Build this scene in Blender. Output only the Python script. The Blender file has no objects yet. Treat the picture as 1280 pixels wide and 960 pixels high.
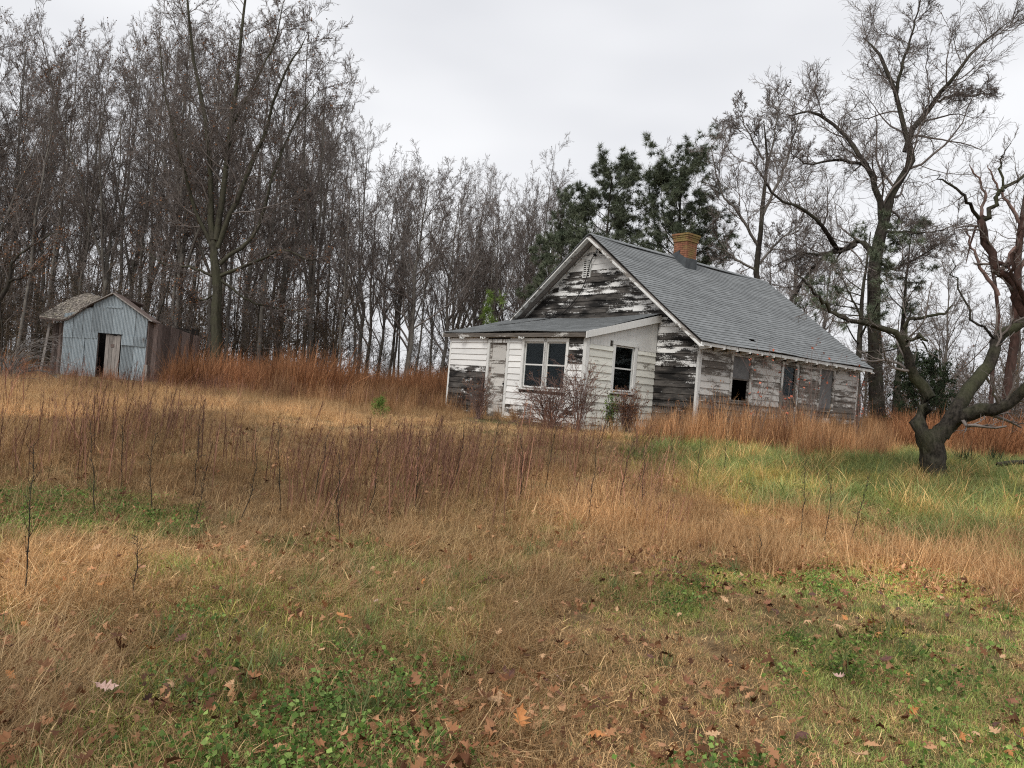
import bpy, math, random
import numpy as np
from mathutils import Matrix, Vector

random.seed(7); rng = np.random.default_rng(7)
SC = bpy.context.scene; COL = SC.collection
# ------------------------------------------------------------------ camera
F = 961.0; ROLL = math.atan(.079); EYE = 1.6; PITCH = math.atan(6*math.cos(ROLL)/F)
def rays(px, py):
    px = np.asarray(px, float); py = np.asarray(py, float)
    u = (px-640)/F; v = (480-py)/F; c, s = math.cos(ROLL), math.sin(ROLL)
    X = u*c-v*s; Z = u*s+v*c; cp, sp = math.cos(PITCH), math.sin(PITCH)
    return np.stack([X, cp-Z*sp, sp+Z*cp], -1)
def proj(P):
    P = np.asarray(P, float); x = P[..., 0]; y = P[..., 1]; z = P[..., 2]-EYE
    cp, sp = math.cos(PITCH), math.sin(PITCH); c, s = math.cos(ROLL), math.sin(ROLL)
    Y = y*cp+z*sp; Z = -y*sp+z*cp; X = x/Y; Z = Z/Y
    return 640+F*(X*c+Z*s), 480-F*(-X*s+Z*c)
def at(px, py, Y):
    r = rays(px, py); return r*(np.asarray(Y)/r[..., 1])[..., None]+np.array([0, 0, EYE])

cam = bpy.data.cameras.new('camera'); cob = bpy.data.objects.new('camera', cam); COL.objects.link(cob)
cam.sensor_width = 36; cam.lens = F/1280*36; cam.clip_start = .05; cam.clip_end = 3000
c_, s_ = math.cos(ROLL), math.sin(ROLL); cp_, sp_ = math.cos(PITCH), math.sin(PITCH)
def _p(v): return Vector((v[0], v[1]*cp_-v[2]*sp_, v[1]*sp_+v[2]*cp_))
r_, u_, f_ = _p((c_, 0, s_)), _p((-s_, 0, c_)), _p((0, 1, 0))
M4 = Matrix(((r_.x, u_.x, -f_.x, 0), (r_.y, u_.y, -f_.y, 0), (r_.z, u_.z, -f_.z, EYE), (0, 0, 0, 1)))
cob.matrix_world = M4; SC.camera = cob
# ------------------------------------------------------------------ world: overcast sky
SUN_EL, SUN_AZ = 48, 210
W = bpy.data.worlds.new('World'); SC.world = W; W.use_nodes = True
nt = W.node_tree; N = nt.nodes; L = nt.links; N.clear()
out = N.new('ShaderNodeOutputWorld'); bg = N.new('ShaderNodeBackground'); bg.inputs[1].default_value = .1
sky = N.new('ShaderNodeTexSky'); sky.sky_type = 'NISHITA'; sky.sun_disc = False
sky.sun_elevation = math.radians(SUN_EL); sky.sun_rotation = math.radians(SUN_AZ); sky.dust_density = 6
tc = N.new('ShaderNodeTexCoord'); mp = N.new('ShaderNodeMapping'); mp.inputs['Scale'].default_value = (1, 1, 3)
nz = N.new('ShaderNodeTexNoise'); nz.inputs['Scale'].default_value = 1.6; nz.inputs['Detail'].default_value = 3
cr = N.new('ShaderNodeValToRGB')
cr.color_ramp.elements[0].position = .3; cr.color_ramp.elements[0].color = (5.1, 5.2, 5.5, 1)
cr.color_ramp.elements[1].position = .7; cr.color_ramp.elements[1].color = (7.2, 7.25, 7.4, 1)
mix = N.new('ShaderNodeMix'); mix.data_type = 'RGBA'; mix.inputs[0].default_value = .95
L.new(tc.outputs['Generated'], mp.inputs[0]); L.new(mp.outputs[0], nz.inputs[0]); L.new(nz.outputs[0], cr.inputs[0])
L.new(sky.outputs[0], mix.inputs[6]); L.new(cr.outputs[0], mix.inputs[7]); L.new(mix.outputs[2], bg.inputs[0]); L.new(bg.outputs[0], out.inputs[0])
sl = bpy.data.lights.new('sun', 'SUN'); sl.energy = 1.5; sl.angle = math.radians(25); sl.color = (1, .97, .92)
so = bpy.data.objects.new('sun', sl); COL.objects.link(so)
_el, _az = math.radians(SUN_EL), math.radians(SUN_AZ)
so.rotation_euler = Vector((math.sin(_az)*math.cos(_el), math.cos(_az)*math.cos(_el), math.sin(_el))).to_track_quat('Z', 'Y').to_euler()
SC.view_settings.view_transform = 'Standard'; SC.view_settings.look = 'None'; SC.view_settings.exposure = .48; SC.view_settings.gamma = 1
SC.render.engine = 'CYCLES'; SC.cycles.max_bounces = 5; SC.cycles.diffuse_bounces = 3; SC.cycles.transparent_max_bounces = 6
SC.cycles.use_denoising = False; SC.cycles.filter_width = 1.15; SC.cycles.sample_clamp_indirect = 4

# ------------------------------------------------------------------ helpers
def vnoise(x, y, f, seed=0):
    x = np.asarray(x, float)*f+seed*17.3; y = np.asarray(y, float)*f+seed*7.7
    xi = np.floor(x); yi = np.floor(y); xf = x-xi; yf = y-yi
    def h(a, b):
        v = np.sin(a*127.1+b*311.7+seed)*43758.5453; return v-np.floor(v)
    sx = xf*xf*(3-2*xf); sy = yf*yf*(3-2*yf)
    return (h(xi, yi)*(1-sx)+h(xi+1, yi)*sx)*(1-sy)+(h(xi, yi+1)*(1-sx)+h(xi+1, yi+1)*sx)*sy
def sst(a, b, x):
    t = np.clip((np.asarray(x, float)-a)/(b-a), 0, 1); return t*t*(3-2*t)
def ground(x, y):
    x = np.asarray(x, float); y = np.asarray(y, float); r = np.hypot(x, y)
    z = .70*sst(5, 18, r)-.24*sst(20, 38, r)*(1-sst(-14, -2, x))+.05*sst(20, 45, r)+(vnoise(x, y, .35, 3)-.5)*.12*sst(2, 7, r)+(vnoise(x, y, 1.3, 5)-.5)*.05
    return z
def mesh_np(name, V, Q=None, T=None, bv=None, smooth=False):
    V = np.asarray(V, np.float32).reshape(-1, 3); me = bpy.data.meshes.new(name)
    nq = 0 if Q is None else len(Q); ntr = 0 if T is None else len(T)
    me.vertices.add(len(V)); me.vertices.foreach_set('co', V.ravel())
    me.loops.add(nq*4+ntr*3); me.polygons.add(nq+ntr)
    idx = []; ls = []
    if nq: idx.append(np.asarray(Q).ravel()); ls.append(np.arange(nq)*4)
    if ntr: idx.append(np.asarray(T).ravel()); ls.append(nq*4+np.arange(ntr)*3)
    me.loops.foreach_set('vertex_index', np.concatenate(idx).astype(np.int32))
    me.polygons.foreach_set('loop_start', np.concatenate(ls).astype(np.int32))
    me.update(calc_edges=True)
    if smooth: me.polygons.foreach_set('use_smooth', np.ones(nq+ntr, bool))
    if bv is not None:
        a = me.attributes.new('bv', 'FLOAT', 'POINT'); a.data.foreach_set('value', np.asarray(bv, np.float32))
    return me
def tag(o, label=None, cat=None, group=None, kind=None):
    if label: o['label'] = label
    if cat: o['category'] = cat
    if group: o['group'] = group
    if kind: o['kind'] = kind
    return o
def link(name, me, mat=None, parent=None, loc=None, **kw):
    o = bpy.data.objects.new(name, me); COL.objects.link(o)
    if mat is not None and me is not None and not me.materials: me.materials.append(mat)
    if parent: o.parent = parent
    if loc is not None: o.location = loc
    return tag(o, **kw)
def empty(name, loc, rz=0, **kw):
    o = bpy.data.objects.new(name, None); COL.objects.link(o); o.location = loc; o.rotation_euler = (0, 0, rz); return tag(o, **kw)
def copy_tree(o, parent=None):
    c = o.copy(); COL.objects.link(c)
    if parent: c.parent = parent
    for ch in [x for x in KIDS.get(o.name, [])]: copy_tree(ch, c)
    return c
KIDS = {}
class MB:
    def __init__(s): s.V = []; s.F = []; s.B = []
    def hexa(s, p, bv=.5):
        i = len(s.V); s.V += [tuple(q) for q in p]; s.B += [bv]*8
        s.F += [(i, i+3, i+2, i+1), (i+4, i+5, i+6, i+7), (i, i+1, i+5, i+4), (i+1, i+2, i+6, i+5), (i+2, i+3, i+7, i+6), (i+3, i, i+4, i+7)]; return s
    def box(s, x0, x1, y0, y1, z0, z1, bv=.5):
        return s.hexa([(x0, y0, z0), (x1, y0, z0), (x1, y1, z0), (x0, y1, z0), (x0, y0, z1), (x1, y0, z1), (x1, y1, z1), (x0, y1, z1)], bv)
    def bar(s, a, b, w, h, up=(0, 0, 1), bv=.5):
        a = Vector(a); b = Vector(b); d = (b-a).normalized(); sd = d.cross(Vector(up)).normalized()*w/2; uu = sd.cross(d).normalized()*h/2
        return s.hexa([a-sd-uu, a+sd-uu, b+sd-uu, b-sd-uu, a-sd+uu, a+sd+uu, b+sd+uu, b-sd+uu], bv)
    def add(s, V, F, bv=.5):
        i = len(s.V); s.V += [tuple(v) for v in V]; s.F += [tuple(j+i for j in f) for f in F]; s.B += [bv]*len(V); return s
    def build(s, name, mat, parent=None, off=(0, 0, 0), **kw):
        me = bpy.data.meshes.new(name); me.from_pydata([(v[0]-off[0], v[1]-off[1], v[2]-off[2]) for v in s.V], [], s.F); me.update()
        a = me.attributes.new('bv', 'FLOAT', 'POINT'); a.data.foreach_set('value', np.array(s.B, np.float32))
        return link(name, me, mat, parent, **kw)
def smoothpath(pts, n):
    P = np.asarray(pts, float); m = len(P)
    if m == 2: return P[0]+(P[1]-P[0])*np.linspace(0, 1, n)[:, None]
    E = np.vstack([2*P[0]-P[1], P, 2*P[-1]-P[-2]]); t = np.linspace(0, m-1-1e-6, n); k = t.astype(int); f = (t-k)[:, None]
    a, b, c, d = E[k], E[k+1], E[k+2], E[k+3]
    return .5*((2*b)+(-a+c)*f+(2*a-5*b+4*c-d)*f*f+(-a+3*b-3*c+d)*f**3)
def tubes(P, R, K=3):
    """P (N,S,3), R (N,S) -> V, Q"""
    Nn, S, _ = P.shape; T = np.gradient(P, axis=1); T /= np.linalg.norm(T, axis=2, keepdims=True)+1e-9
    ref = np.where(np.abs(T[:, :1, 2:3]) > .8, np.array([1., .2, 0]), np.array([0, 0, 1.])); ref = np.repeat(ref, S, 1)
    A = np.cross(T, ref); A /= np.linalg.norm(A, axis=2, keepdims=True)+1e-9; B = np.cross(T, A)
    an = np.arange(K)/K*2*np.pi
    V = P[:, :, None]+R[:, :, None, None]*(A[:, :, None]*np.cos(an)[None, None, :, None]+B[:, :, None]*np.sin(an)[None, None, :, None])
    n = np.arange(Nn)[:, None, None]*S*K; s = np.arange(S-1)[None, :, None]*K; k = np.arange(K)[None, None]; k2 = (k+1) % K
    Q = np.stack([n+s+k, n+s+k2, n+s+K+k2, n+s+K+k], -1).reshape(-1, 4)
    return V.reshape(-1, 3), Q
def join(parts):
    Vs, Qs = [], []; o = 0
    for V, Q in parts: Vs.append(V); Qs.append(Q+o); o += len(V)
    return np.concatenate(Vs), np.concatenate(Qs)

# ------------------------------------------------------------------ materials
def newmat(name, rough=.85, spec=.2):
    m = bpy.data.materials.new(name); m.use_nodes = True; b = m.node_tree.nodes['Principled BSDF']
    b.inputs['Roughness'].default_value = rough; b.inputs['Specular IOR Level'].default_value = spec; return m, m.node_tree, b
def nd(t, kind, **kw):
    n = t.nodes.new(kind)
    for k, v in kw.items(): setattr(n, k, v)
    return n
def texco(t, sc=(1, 1, 1), geo=False):
    m = nd(t, 'ShaderNodeMapping'); m.inputs['Scale'].default_value = sc
    if geo: t.links.new(nd(t, 'ShaderNodeNewGeometry').outputs['Position'], m.inputs[0])
    else: t.links.new(nd(t, 'ShaderNodeTexCoord').outputs['Object'], m.inputs[0])
    return m.outputs[0]
def noise(t, co, s, det=4, rough=.6):
    n = nd(t, 'ShaderNodeTexNoise'); n.inputs['Scale'].default_value = s; n.inputs['Detail'].default_value = det; n.inputs['Roughness'].default_value = rough
    t.links.new(co, n.inputs['Vector']); return n.outputs['Fac']
def ramp(t, fac, stops):
    r = nd(t, 'ShaderNodeValToRGB'); e = r.color_ramp.elements
    while len(e) < len(stops): e.new(.5)
    for q, (p, c) in zip(e, stops): q.position = p; q.color = (*c, 1) if len(c) == 3 else c
    t.links.new(fac, r.inputs[0]); return r.outputs[0]
def mixc(t, f, a, b, mode='MIX'):
    m = nd(t, 'ShaderNodeMix', data_type='RGBA', blend_type=mode)
    for i, v in ((0, f), (6, a), (7, b)):
        if hasattr(v, 'links'): t.links.new(v, m.inputs[i])
        elif i == 0: m.inputs[0].default_value = v
        else: m.inputs[i].default_value = (*v, 1)
    return m.outputs[2]
def math_(t, op, a, b=0, c=None):
    m = nd(t, 'ShaderNodeMath', operation=op)
    for i, v in enumerate((a, b, c)):
        if v is None: continue
        if hasattr(v, 'links'): t.links.new(v, m.inputs[i])
        else: m.inputs[i].default_value = v
    return m.outputs[0]
def bump(t, b, h, st, dist=.02):
    n = nd(t, 'ShaderNodeBump'); n.inputs['Strength'].default_value = st; n.inputs['Distance'].default_value = dist
    t.links.new(h, n.inputs['Height']); t.links.new(n.outputs[0], b.inputs['Normal'])
def attr(t, name, typ='GEOMETRY'):
    return nd(t, 'ShaderNodeAttribute', attribute_name=name, attribute_type=typ)

def m_paint(name, paint, wood_lo, wood_hi, axis='x'):
    """peeling paint over weathered wood; obj['wear'] 0..1 sets how much is bare"""
    m, t, b = newmat(name, .8, .15)
    sc = {'x': (1.5, 1.5, 7), 'z': (6, 6, 1)}[axis]; co = texco(t, sc); co1 = texco(t)
    big = noise(t, co, 1.0, 5, .62); fine = noise(t, co1, 26, 3, .7); wear = attr(t, 'wear', 'OBJECT').outputs['Fac']; bn = big.node; bn.noise_dimensions = '4D'; t.links.new(math_(t, 'MULTIPLY', attr(t, 'tone', 'OBJECT').outputs['Fac'], 1.6), bn.inputs['W'])
    patch = noise(t, co1, .9, 2, .5)
    s = math_(t, 'ADD', math_(t, 'MULTIPLY', big, .56), math_(t, 'MULTIPLY', fine, .22)); s = math_(t, 'ADD', s, math_(t, 'MULTIPLY', patch, .22))
    thr = math_(t, 'MULTIPLY_ADD', wear, -.27, .635); d = math_(t, 'SUBTRACT', s, thr)
    mask = math_(t, 'MULTIPLY', d, 19); mask = nd_clamp(t, mask)
    grain = noise(t, texco(t, {'x': (2, 2, 60), 'z': (50, 50, 1.5)}[axis]), 1.0, 4, .7)
    wood = ramp(t, grain, [(.3, wood_lo), (.72, wood_hi)]); wood = mixc(t, ramp(t, noise(t, texco(t, (.8, .8, 3)), 1.3, 4, .6), [(.42, (0,)*3), (.58, (1,)*3)]), wood, tuple(x*.35+.006 for x in wood_lo), 'MIX') if wood_lo[0] < .05 else wood
    stain = noise(t, texco(t, (1.5, 1.5, 3)), 1.1, 3, .6)
    pc = mixc(t, ramp(t, stain, [(.35, (0, 0, 0)), (.8, (1, 1, 1))]), paint, tuple(x*.9 for x in paint))
    thinp = ramp(t, math_(t, 'SUBTRACT', math_(t, 'MULTIPLY', grain, 1.0), 0.0), [(.25, (.82,)*3), (.6, (1,)*3)])
    pc = mixc(t, 1.0, pc, thinp, 'MULTIPLY')
    var = attr(t, 'tone', 'OBJECT').outputs['Fac']
    c = mixc(t, mask, pc, wood); c = mixc(t, 1.0, c, ramp(t, var, [(0, (.82,)*3), (1, (1.0,)*3)]), 'MULTIPLY')
    t.links.new(c, b.inputs['Base Color'])
    h = math_(t, 'SUBTRACT', math_(t, 'MULTIPLY', grain, .35), mask); bump(t, b, h, .5, .006); return m
def nd_clamp(t, v):
    c = nd(t, 'ShaderNodeClamp'); t.links.new(v, c.inputs[0]); return c.outputs[0]
def m_noise(name, stops, sc=(1, 1, 1), s=8, det=5, rough=.85, bs=.4, bd=.01, spec=.15, geo=False, bv=0):
    m, t, b = newmat(name, rough, spec); co = texco(t, sc, geo); f = noise(t, co, s, det); c = ramp(t, f, stops)
    if bv:
        c = mixc(t, 1.0, c, ramp(t, attr(t, 'bv').outputs['Fac'], [(0, (1-bv,)*3), (1, (1+bv,)*3)]), 'MULTIPLY')
    t.links.new(c, b.inputs['Base Color'])
    if bs: bump(t, b, f, bs, bd)
    return m
def m_blade(name, cols, trans=.38):
    m, t, b = newmat(name, .7, .2); bvv = attr(t, 'bv').outputs['Fac']; ti = attr(t, 'tint', 'INSTANCER')
    c = ramp(t, bvv, [(i/(len(cols)-1), k) for i, k in enumerate(cols)]); c = mixc(t, 1.0, c, ti.outputs['Color'], 'MULTIPLY')
    t.links.new(c, b.inputs['Base Color'])
    tr = nd(t, 'ShaderNodeBsdfTranslucent'); t.links.new(c, tr.inputs[0]); mx = nd(t, 'ShaderNodeMixShader'); mx.inputs[0].default_value = trans
    t.links.new(b.outputs[0], mx.inputs[1]); t.links.new(tr.outputs[0], mx.inputs[2]); t.links.new(mx.outputs[0], t.nodes['Material Output'].inputs[0]); return m
def m_bark(name, a, b_, c_, s=5, zs=.35):
    m, t, b = newmat(name, .9, .1); co = texco(t, (1, 1, zs)); f = noise(t, co, s*2, 6, .7); g = noise(t, texco(t), 1.3, 3)
    col = mixc(t, ramp(t, g, [(.42, (0, 0, 0)), (.62, (1, 1, 1))]), ramp(t, f, [(.35, a), (.65, b_)]), c_)
    col = mixc(t, .45, col, ramp(t, f, [(.35, a), (.65, b_)]))
    t.links.new(col, b.inputs['Base Color']); bump(t, b, f, .8, .03); return m

M = {}
M['paint'] = m_paint('peeling_white_paint', (.88, .875, .85), (.03, .027, .025), (.17, .155, .14))
M['paint_yellow'] = m_paint('yellowed_white_paint', (.88, .875, .79), (.09, .08, .065), (.30, .27, .22))
M['paint_grey'] = m_paint('worn_grey_paint', (.62, .60, .56), (.06, .052, .045), (.24, .21, .18))
M['trim'] = m_paint('white_trim_paint', (.80, .80, .77), (.10, .09, .08), (.32, .29, .25), 'z')
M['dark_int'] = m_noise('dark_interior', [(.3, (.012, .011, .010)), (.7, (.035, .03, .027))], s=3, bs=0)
M['sheath'] = m_noise('old_sheathing', [(.3, (.03, .026, .022)), (.7, (.09, .078, .065))], (1, 1, 8), s=3)
M['shingle'] = m_noise('grey_asphalt_shingle', [(.25, (.175, .184, .188)), (.75, (.24, .252, .257))], s=3.5, det=9, bs=.3, bv=.16, rough=.92)
M['moss_shingle'] = m_noise('mossy_rotten_shingle', [(.3, (.07, .06, .05)), (.55, (.26, .23, .2)), (.75, (.17, .17, .08))], s=5, bs=.5, bv=.45)
M['tin'] = None
M['barn'] = m_noise('weathered_barn_wood', [(.3, (.06, .045, .04)), (.7, (.24, .185, .165))], (7, 7, .6), s=3, det=6, bv=.45)
M['barn_side'] = m_noise('faded_red_brown_board', [(.3, (.10, .075, .066)), (.7, (.33, .255, .225))], (7, 7, .6), s=3, det=6, bv=.5)
M['greywood'] = m_noise('bare_grey_wood', [(.3, (.14, .125, .115)), (.7, (.33, .30, .275))], (7, 7, .8), s=3, det=6, bv=.25)
M['black'] = m_noise('black_rubber', [(.3, (.012,)*3), (.7, (.03,)*3)], bs=0)
M['bark_grey'] = m_bark('grey_bark', (.07, .06, .053), (.19, .17, .152), (.22, .21, .18))
M['bark_dark'] = m_bark('dark_wet_bark', (.018, .015, .013), (.06, .05, .044), (.075, .075, .05))
M['bark_moss'] = m_bark('mossy_bark', (.035, .032, .024), (.085, .078, .058), (.075, .076, .046))
M['bark_apple'] = m_bark('lichen_covered_bark', (.009, .008, .007), (.062, .053, .044), (.07, .075, .038), 9, .5)
M['bark_red'] = m_bark('vine_covered_bark', (.03, .018, .015), (.10, .055, .044), (.08, .058, .05))
M['twig'] = m_noise('twig_bark', [(.3, (.12, .102, .092)), (.7, (.24, .205, .185))], s=2, bs=0)  # lightened so haze over the woods is put into the twig colour
M['twig_red'] = m_noise('reddish_twig', [(.3, (.12, .075, .062)), (.7, (.25, .165, .14))], s=2, bs=0)
M['needle'] = m_noise('pine_needle', [(.3, (.065, .085, .055)), (.7, (.165, .185, .12))], s=1.2, bs=0, bv=.45, rough=.6)
M['needle_light'] = m_noise('young_pine_needle', [(.3, (.09, .16, .03)), (.7, (.22, .30, .07))], s=3, bs=0, bv=.3)
M['cedar'] = m_noise('cedar_foliage', [(.3, (.018, .03, .016)), (.7, (.045, .06, .03))], s=3, bs=0, bv=.4)
M['deadleaf'] = m_noise('clinging_dead_leaf', [(.3, (.12, .055, .028)), (.7, (.28, .14, .07))], s=2, bs=0, bv=.5)
M['redleaf'] = m_noise('red_leaf', [(.3, (.30, .07, .045)), (.7, (.50, .17, .10))], s=6, bs=0, bv=.4)

def m_tin():
    m, t, b = newmat('galvanised_sheet', .5, .4); b.inputs['Metallic'].default_value = .25
    co = texco(t, (14, 14, .7)); f = noise(t, co, 1.6, 6, .7); var = attr(t, 'tone', 'OBJECT').outputs['Fac']
    c = ramp(t, f, [(.3, (.27, .31, .33)), (.55, (.42, .475, .505)), (.8, (.52, .56, .58))])
    c = mixc(t, 1., c, ramp(t, var, [(0, (.72,)*3), (1, (1.1,)*3)]), 'MULTIPLY')
    r = noise(t, texco(t, (1.4, 1.4, .8)), 2.2, 5, .7); c = mixc(t, ramp(t, r, [(.62, (0,)*3), (.75, (1,)*3)]), c, (.13, .10, .08))
    t.links.new(c, b.inputs['Base Color']); b.inputs['Roughness'].default_value = .55; bump(t, b, f, .2, .01); return m
M['tin'] = m_tin()
def m_brick():
    m, t, b = newmat('mossy_brick', .9, .1); f = noise(t, texco(t), 9, 5); g = noise(t, texco(t, (.8, .8, .8)), 2.5, 4)
    c = ramp(t, f, [(.3, (.17, .075, .048)), (.7, (.34, .155, .095))]); bvv = attr(t, 'bv').outputs['Fac']
    gm = math_(t, 'ADD', g, math_(t, 'MULTIPLY', bvv, .35)); c = mixc(t, ramp(t, gm, [(.66, (0,)*3), (.9, (1,)*3)]), c, (.23, .17, .07))
    t.links.new(c, b.inputs['Base Color']); bump(t, b, f, .5, .01); return m
M['brick'] = m_brick()
M['mortar'] = m_noise('old_mortar', [(.3, (.10, .08, .055)), (.7, (.22, .18, .12))], s=12)
M['lead'] = m_noise('dark_flashing', [(.3, (.05, .055, .06)), (.7, (.11, .12, .125))], s=4)
def m_glass():
    m, t, b = newmat('dusty_window_glass', .08, .5); o = t.nodes['Material Output']
    fr = nd(t, 'ShaderNodeFresnel'); fr.inputs[0].default_value = 1.5; gl = nd(t, 'ShaderNodeBsdfGlossy'); gl.inputs['Roughness'].default_value = .04
    trn = nd(t, 'ShaderNodeBsdfTransparent'); trn.inputs[0].default_value = (.72, .78, .8, 1)
    df = nd(t, 'ShaderNodeBsdfDiffuse'); f = noise(t, texco(t), 5, 5); t.links.new(ramp(t, f, [(.45, (.008,)*3), (.85, (.06, .065, .07))]), df.inputs[0])
    m1 = nd(t, 'ShaderNodeMixShader'); m1.inputs[0].default_value = .06; t.links.new(trn.outputs[0], m1.inputs[1]); t.links.new(df.outputs[0], m1.inputs[2])
    m2 = nd(t, 'ShaderNodeMixShader'); t.links.new(math_(t, 'MULTIPLY', fr.outputs[0], .06), m2.inputs[0]); t.links.new(m1.outputs[0], m2.inputs[1]); t.links.new(gl.outputs[0], m2.inputs[2])
    t.links.new(m2.outputs[0], o.inputs[0]); return m
M['glass'] = m_glass()
M['screen'] = m_noise('dusty_insect_screen', [(.3, (.10, .10, .10)), (.7, (.19, .185, .18))], (1, 1, 1), s=4, bs=0)

# ------------------------------------------------------------------ ground
def zones(x, y, z=None):
    """plant mixture at ground points; returns dict of weights"""
    z = ground(x, y) if z is None else z
    px, py = proj(np.stack([x, y, z], -1)); h = py-(486+.079*(px-640))      # how far below eye level the spot lies
    dist = np.hypot(x, y); n1 = vnoise(x, y, .8, 1)-.5; n2 = vnoise(x, y, 2.3, 2)-.5; n3 = vnoise(x, y, .3, 9)-.5; n4 = vnoise(x, y, 1.1, 12)-.5
    hh = h+h*(.45*n1+.35*n2+.2*n4)+rng.normal(0, 1, h.shape)*h*.07
    right = sst(700, 900, px+120*n1)
    lush = sst(760, 880, px+90*n1)*sst(np.interp(px, [1080, 1130], [50, 38]), np.interp(px, [1080, 1130], [62, 48]), h+22*n1)*(1-sst(78+.15*np.clip(px-800, 0, 600), 118+.165*np.clip(px-800, 0, 600), hh))
    tanb_lo = 90+.145*np.clip(px-800, -200, 500); tanb = sst(620, 800, px+100*n1)*sst(tanb_lo-8, tanb_lo+30, hh)*(1-sst(180, 235, h+26*n2+40*n1))
    lawn = sst(560, 1000, px+(h-330)*.9+220*n1)*sst(185, 240, h+45*n1+20*n2)
    tall = (1-sst(135, 180, hh))*(1-sst(640, 860, px+80*n1))
    tan_left = tall*np.clip((1-sst(420, 640, px+260*n3))*sst(22, 34, h)*sst(-.3, .0, n1+.12)+sst(.02, .25, n1+n3*.6)*sst(28, 60, h), 0, 1)
    sedge = np.clip(np.where(px < 600, sst(19.5, 24, dist), sst(15, 17, dist))*(1-sst(55, 60, dist)), 0, 1)*(1-lush)
    stalk = np.where(px < 560, sst(72, 100, h+30*n3), sst(50, 75, h))*(1-sst(150, 190, hh))*(1-sst(760, 950, px+90*n1))*np.interp(px, [-50, 60, 220], [.35, .35, 1])
    mat = sst(150, 185, hh)*(1-lawn)*(1-tanb)
    greenmix = sst(-.03, .28, n4+.4*n1+.12*sst(380, 200, px)*sst(150, 190, h))*mat
    wf = sst(320, 390, h+40*n1)*(1-sst(860, 1050, px))*sst(140, 330, px); wl = (1-sst(200, 330, px))*sst(160, 200, h)*(1-sst(300, 360, h))
    weeds = np.clip(wf*sst(-.25, .05, n4)+wl*sst(.05, .2, n4)*.6+lawn*sst(.12, .3, n4)*.4, 0, 1)
    return dict(px=px, h=h, dist=dist, lush=lush, tanb=tanb, lawn=lawn, tall=tall, tan_left=tan_left, sedge=sedge, stalk=stalk, mat=mat, greenmix=greenmix, weeds=weeds, n1=n1, n2=n2, n3=n3, n4=n4)

def build_ground():
    rs = np.concatenate([np.linspace(0, 30, 121), np.geomspace(31, 1200, 50)]); th = np.linspace(0, 2*np.pi, 241)[:-1]
    R_, T_ = np.meshgrid(rs, th, indexing='ij'); X = R_*np.sin(T_); Y = R_*np.cos(T_); Z = ground(X, Y); V = np.stack([X, Y, Z], -1).reshape(-1, 3)
    i, j = np.meshgrid(np.arange(len(rs)-1), np.arange(240), indexing='ij'); j2 = (j+1) % 240
    Q = np.stack([i*240+j, (i+1)*240+j, (i+1)*240+j2, i*240+j2], -1).reshape(-1, 4)
    me = mesh_np('ground', V, Q[:, ::-1], smooth=True)
    m, t, b = newmat('soil_and_thatch', .95, .05); co = texco(t, geo=True); f = noise(t, co, 1.6, 8, .75); g = noise(t, co, .6, 4)
    c = ramp(t, f, [(.3, (.04, .028, .016)), (.5, (.15, .105, .058)), (.72, (.30, .22, .12))]); c = mixc(t, ramp(t, g, [(.5, (0,)*3), (.62, (.6,)*3)]), c, (.07, .085, .025))
    t.links.new(c, b.inputs['Base Color']); bump(t, b, noise(t, co, 30, 4), .8, .03)
    link('ground', me, m, kind='structure')
build_ground()

# ------------------------------------------------------------------ plant clumps
def blades(n, rb, Lr, th0, th1, w, S=3, az=None, azs=None, bias=1.0, tip=.15):
    """n blades -> V,Q,bv ; theta from vertical goes th0 -> th0+th1"""
    r = rb*np.sqrt(rng.random(n)); a = rng.random(n)*2*np.pi; base = np.stack([r*np.cos(a), r*np.sin(a), np.zeros(n)-.02], -1)
    A = rng.random(n)*2*np.pi if az is None else az+rng.normal(0, azs, n)
    Ln = Lr[0]+(Lr[1]-Lr[0])*rng.random(n)**bias; t0 = np.clip(rng.normal(th0[0], th0[1], n), 0, 1.6); t1 = rng.normal(th1[0], th1[1], n)
    P = [base]
    for k in range(S):
        th = t0+t1*(k+.5)/S; d = np.stack([np.sin(th)*np.cos(A), np.sin(th)*np.sin(A), np.cos(th)], -1); P.append(P[-1]+d*(Ln/S)[:, None])
    P = np.stack(P, 1); P[:, :, 2] = np.maximum(P[:, :, 2], .004+.02*rng.random((n, 1))); P[:, 0, 2] = -.02
    sw = np.stack([-np.sin(A), np.cos(A), np.zeros(n)], -1)*np.cos(rng.random(n)*1.2)[:, None]; ww = w*(.7+1.7*rng.random(n)**3); tp = np.linspace(1, tip, S+1)
    V = np.stack([P-sw[:, None]*(ww[:, None]*tp)[..., None]/2, P+sw[:, None]*(ww[:, None]*tp)[..., None]/2], 2)
    i = np.arange(n)[:, None]*(S+1)*2; k = np.arange(S)[None]*2; Q = np.stack([i+k, i+k+1, i+k+3, i+k+2], -1).reshape(-1, 4)
    return V.reshape(-1, 3), Q, np.repeat(rng.random(n), (S+1)*2)
def joinb(L_):
    Vs, Qs, Bs = [], [], []; o = 0
    for V, Q, B in L_: Vs.append(V); Qs.append(Q+o); Bs.append(B); o += len(V)
    return np.concatenate(Vs), np.concatenate(Qs), np.concatenate(Bs)
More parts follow.
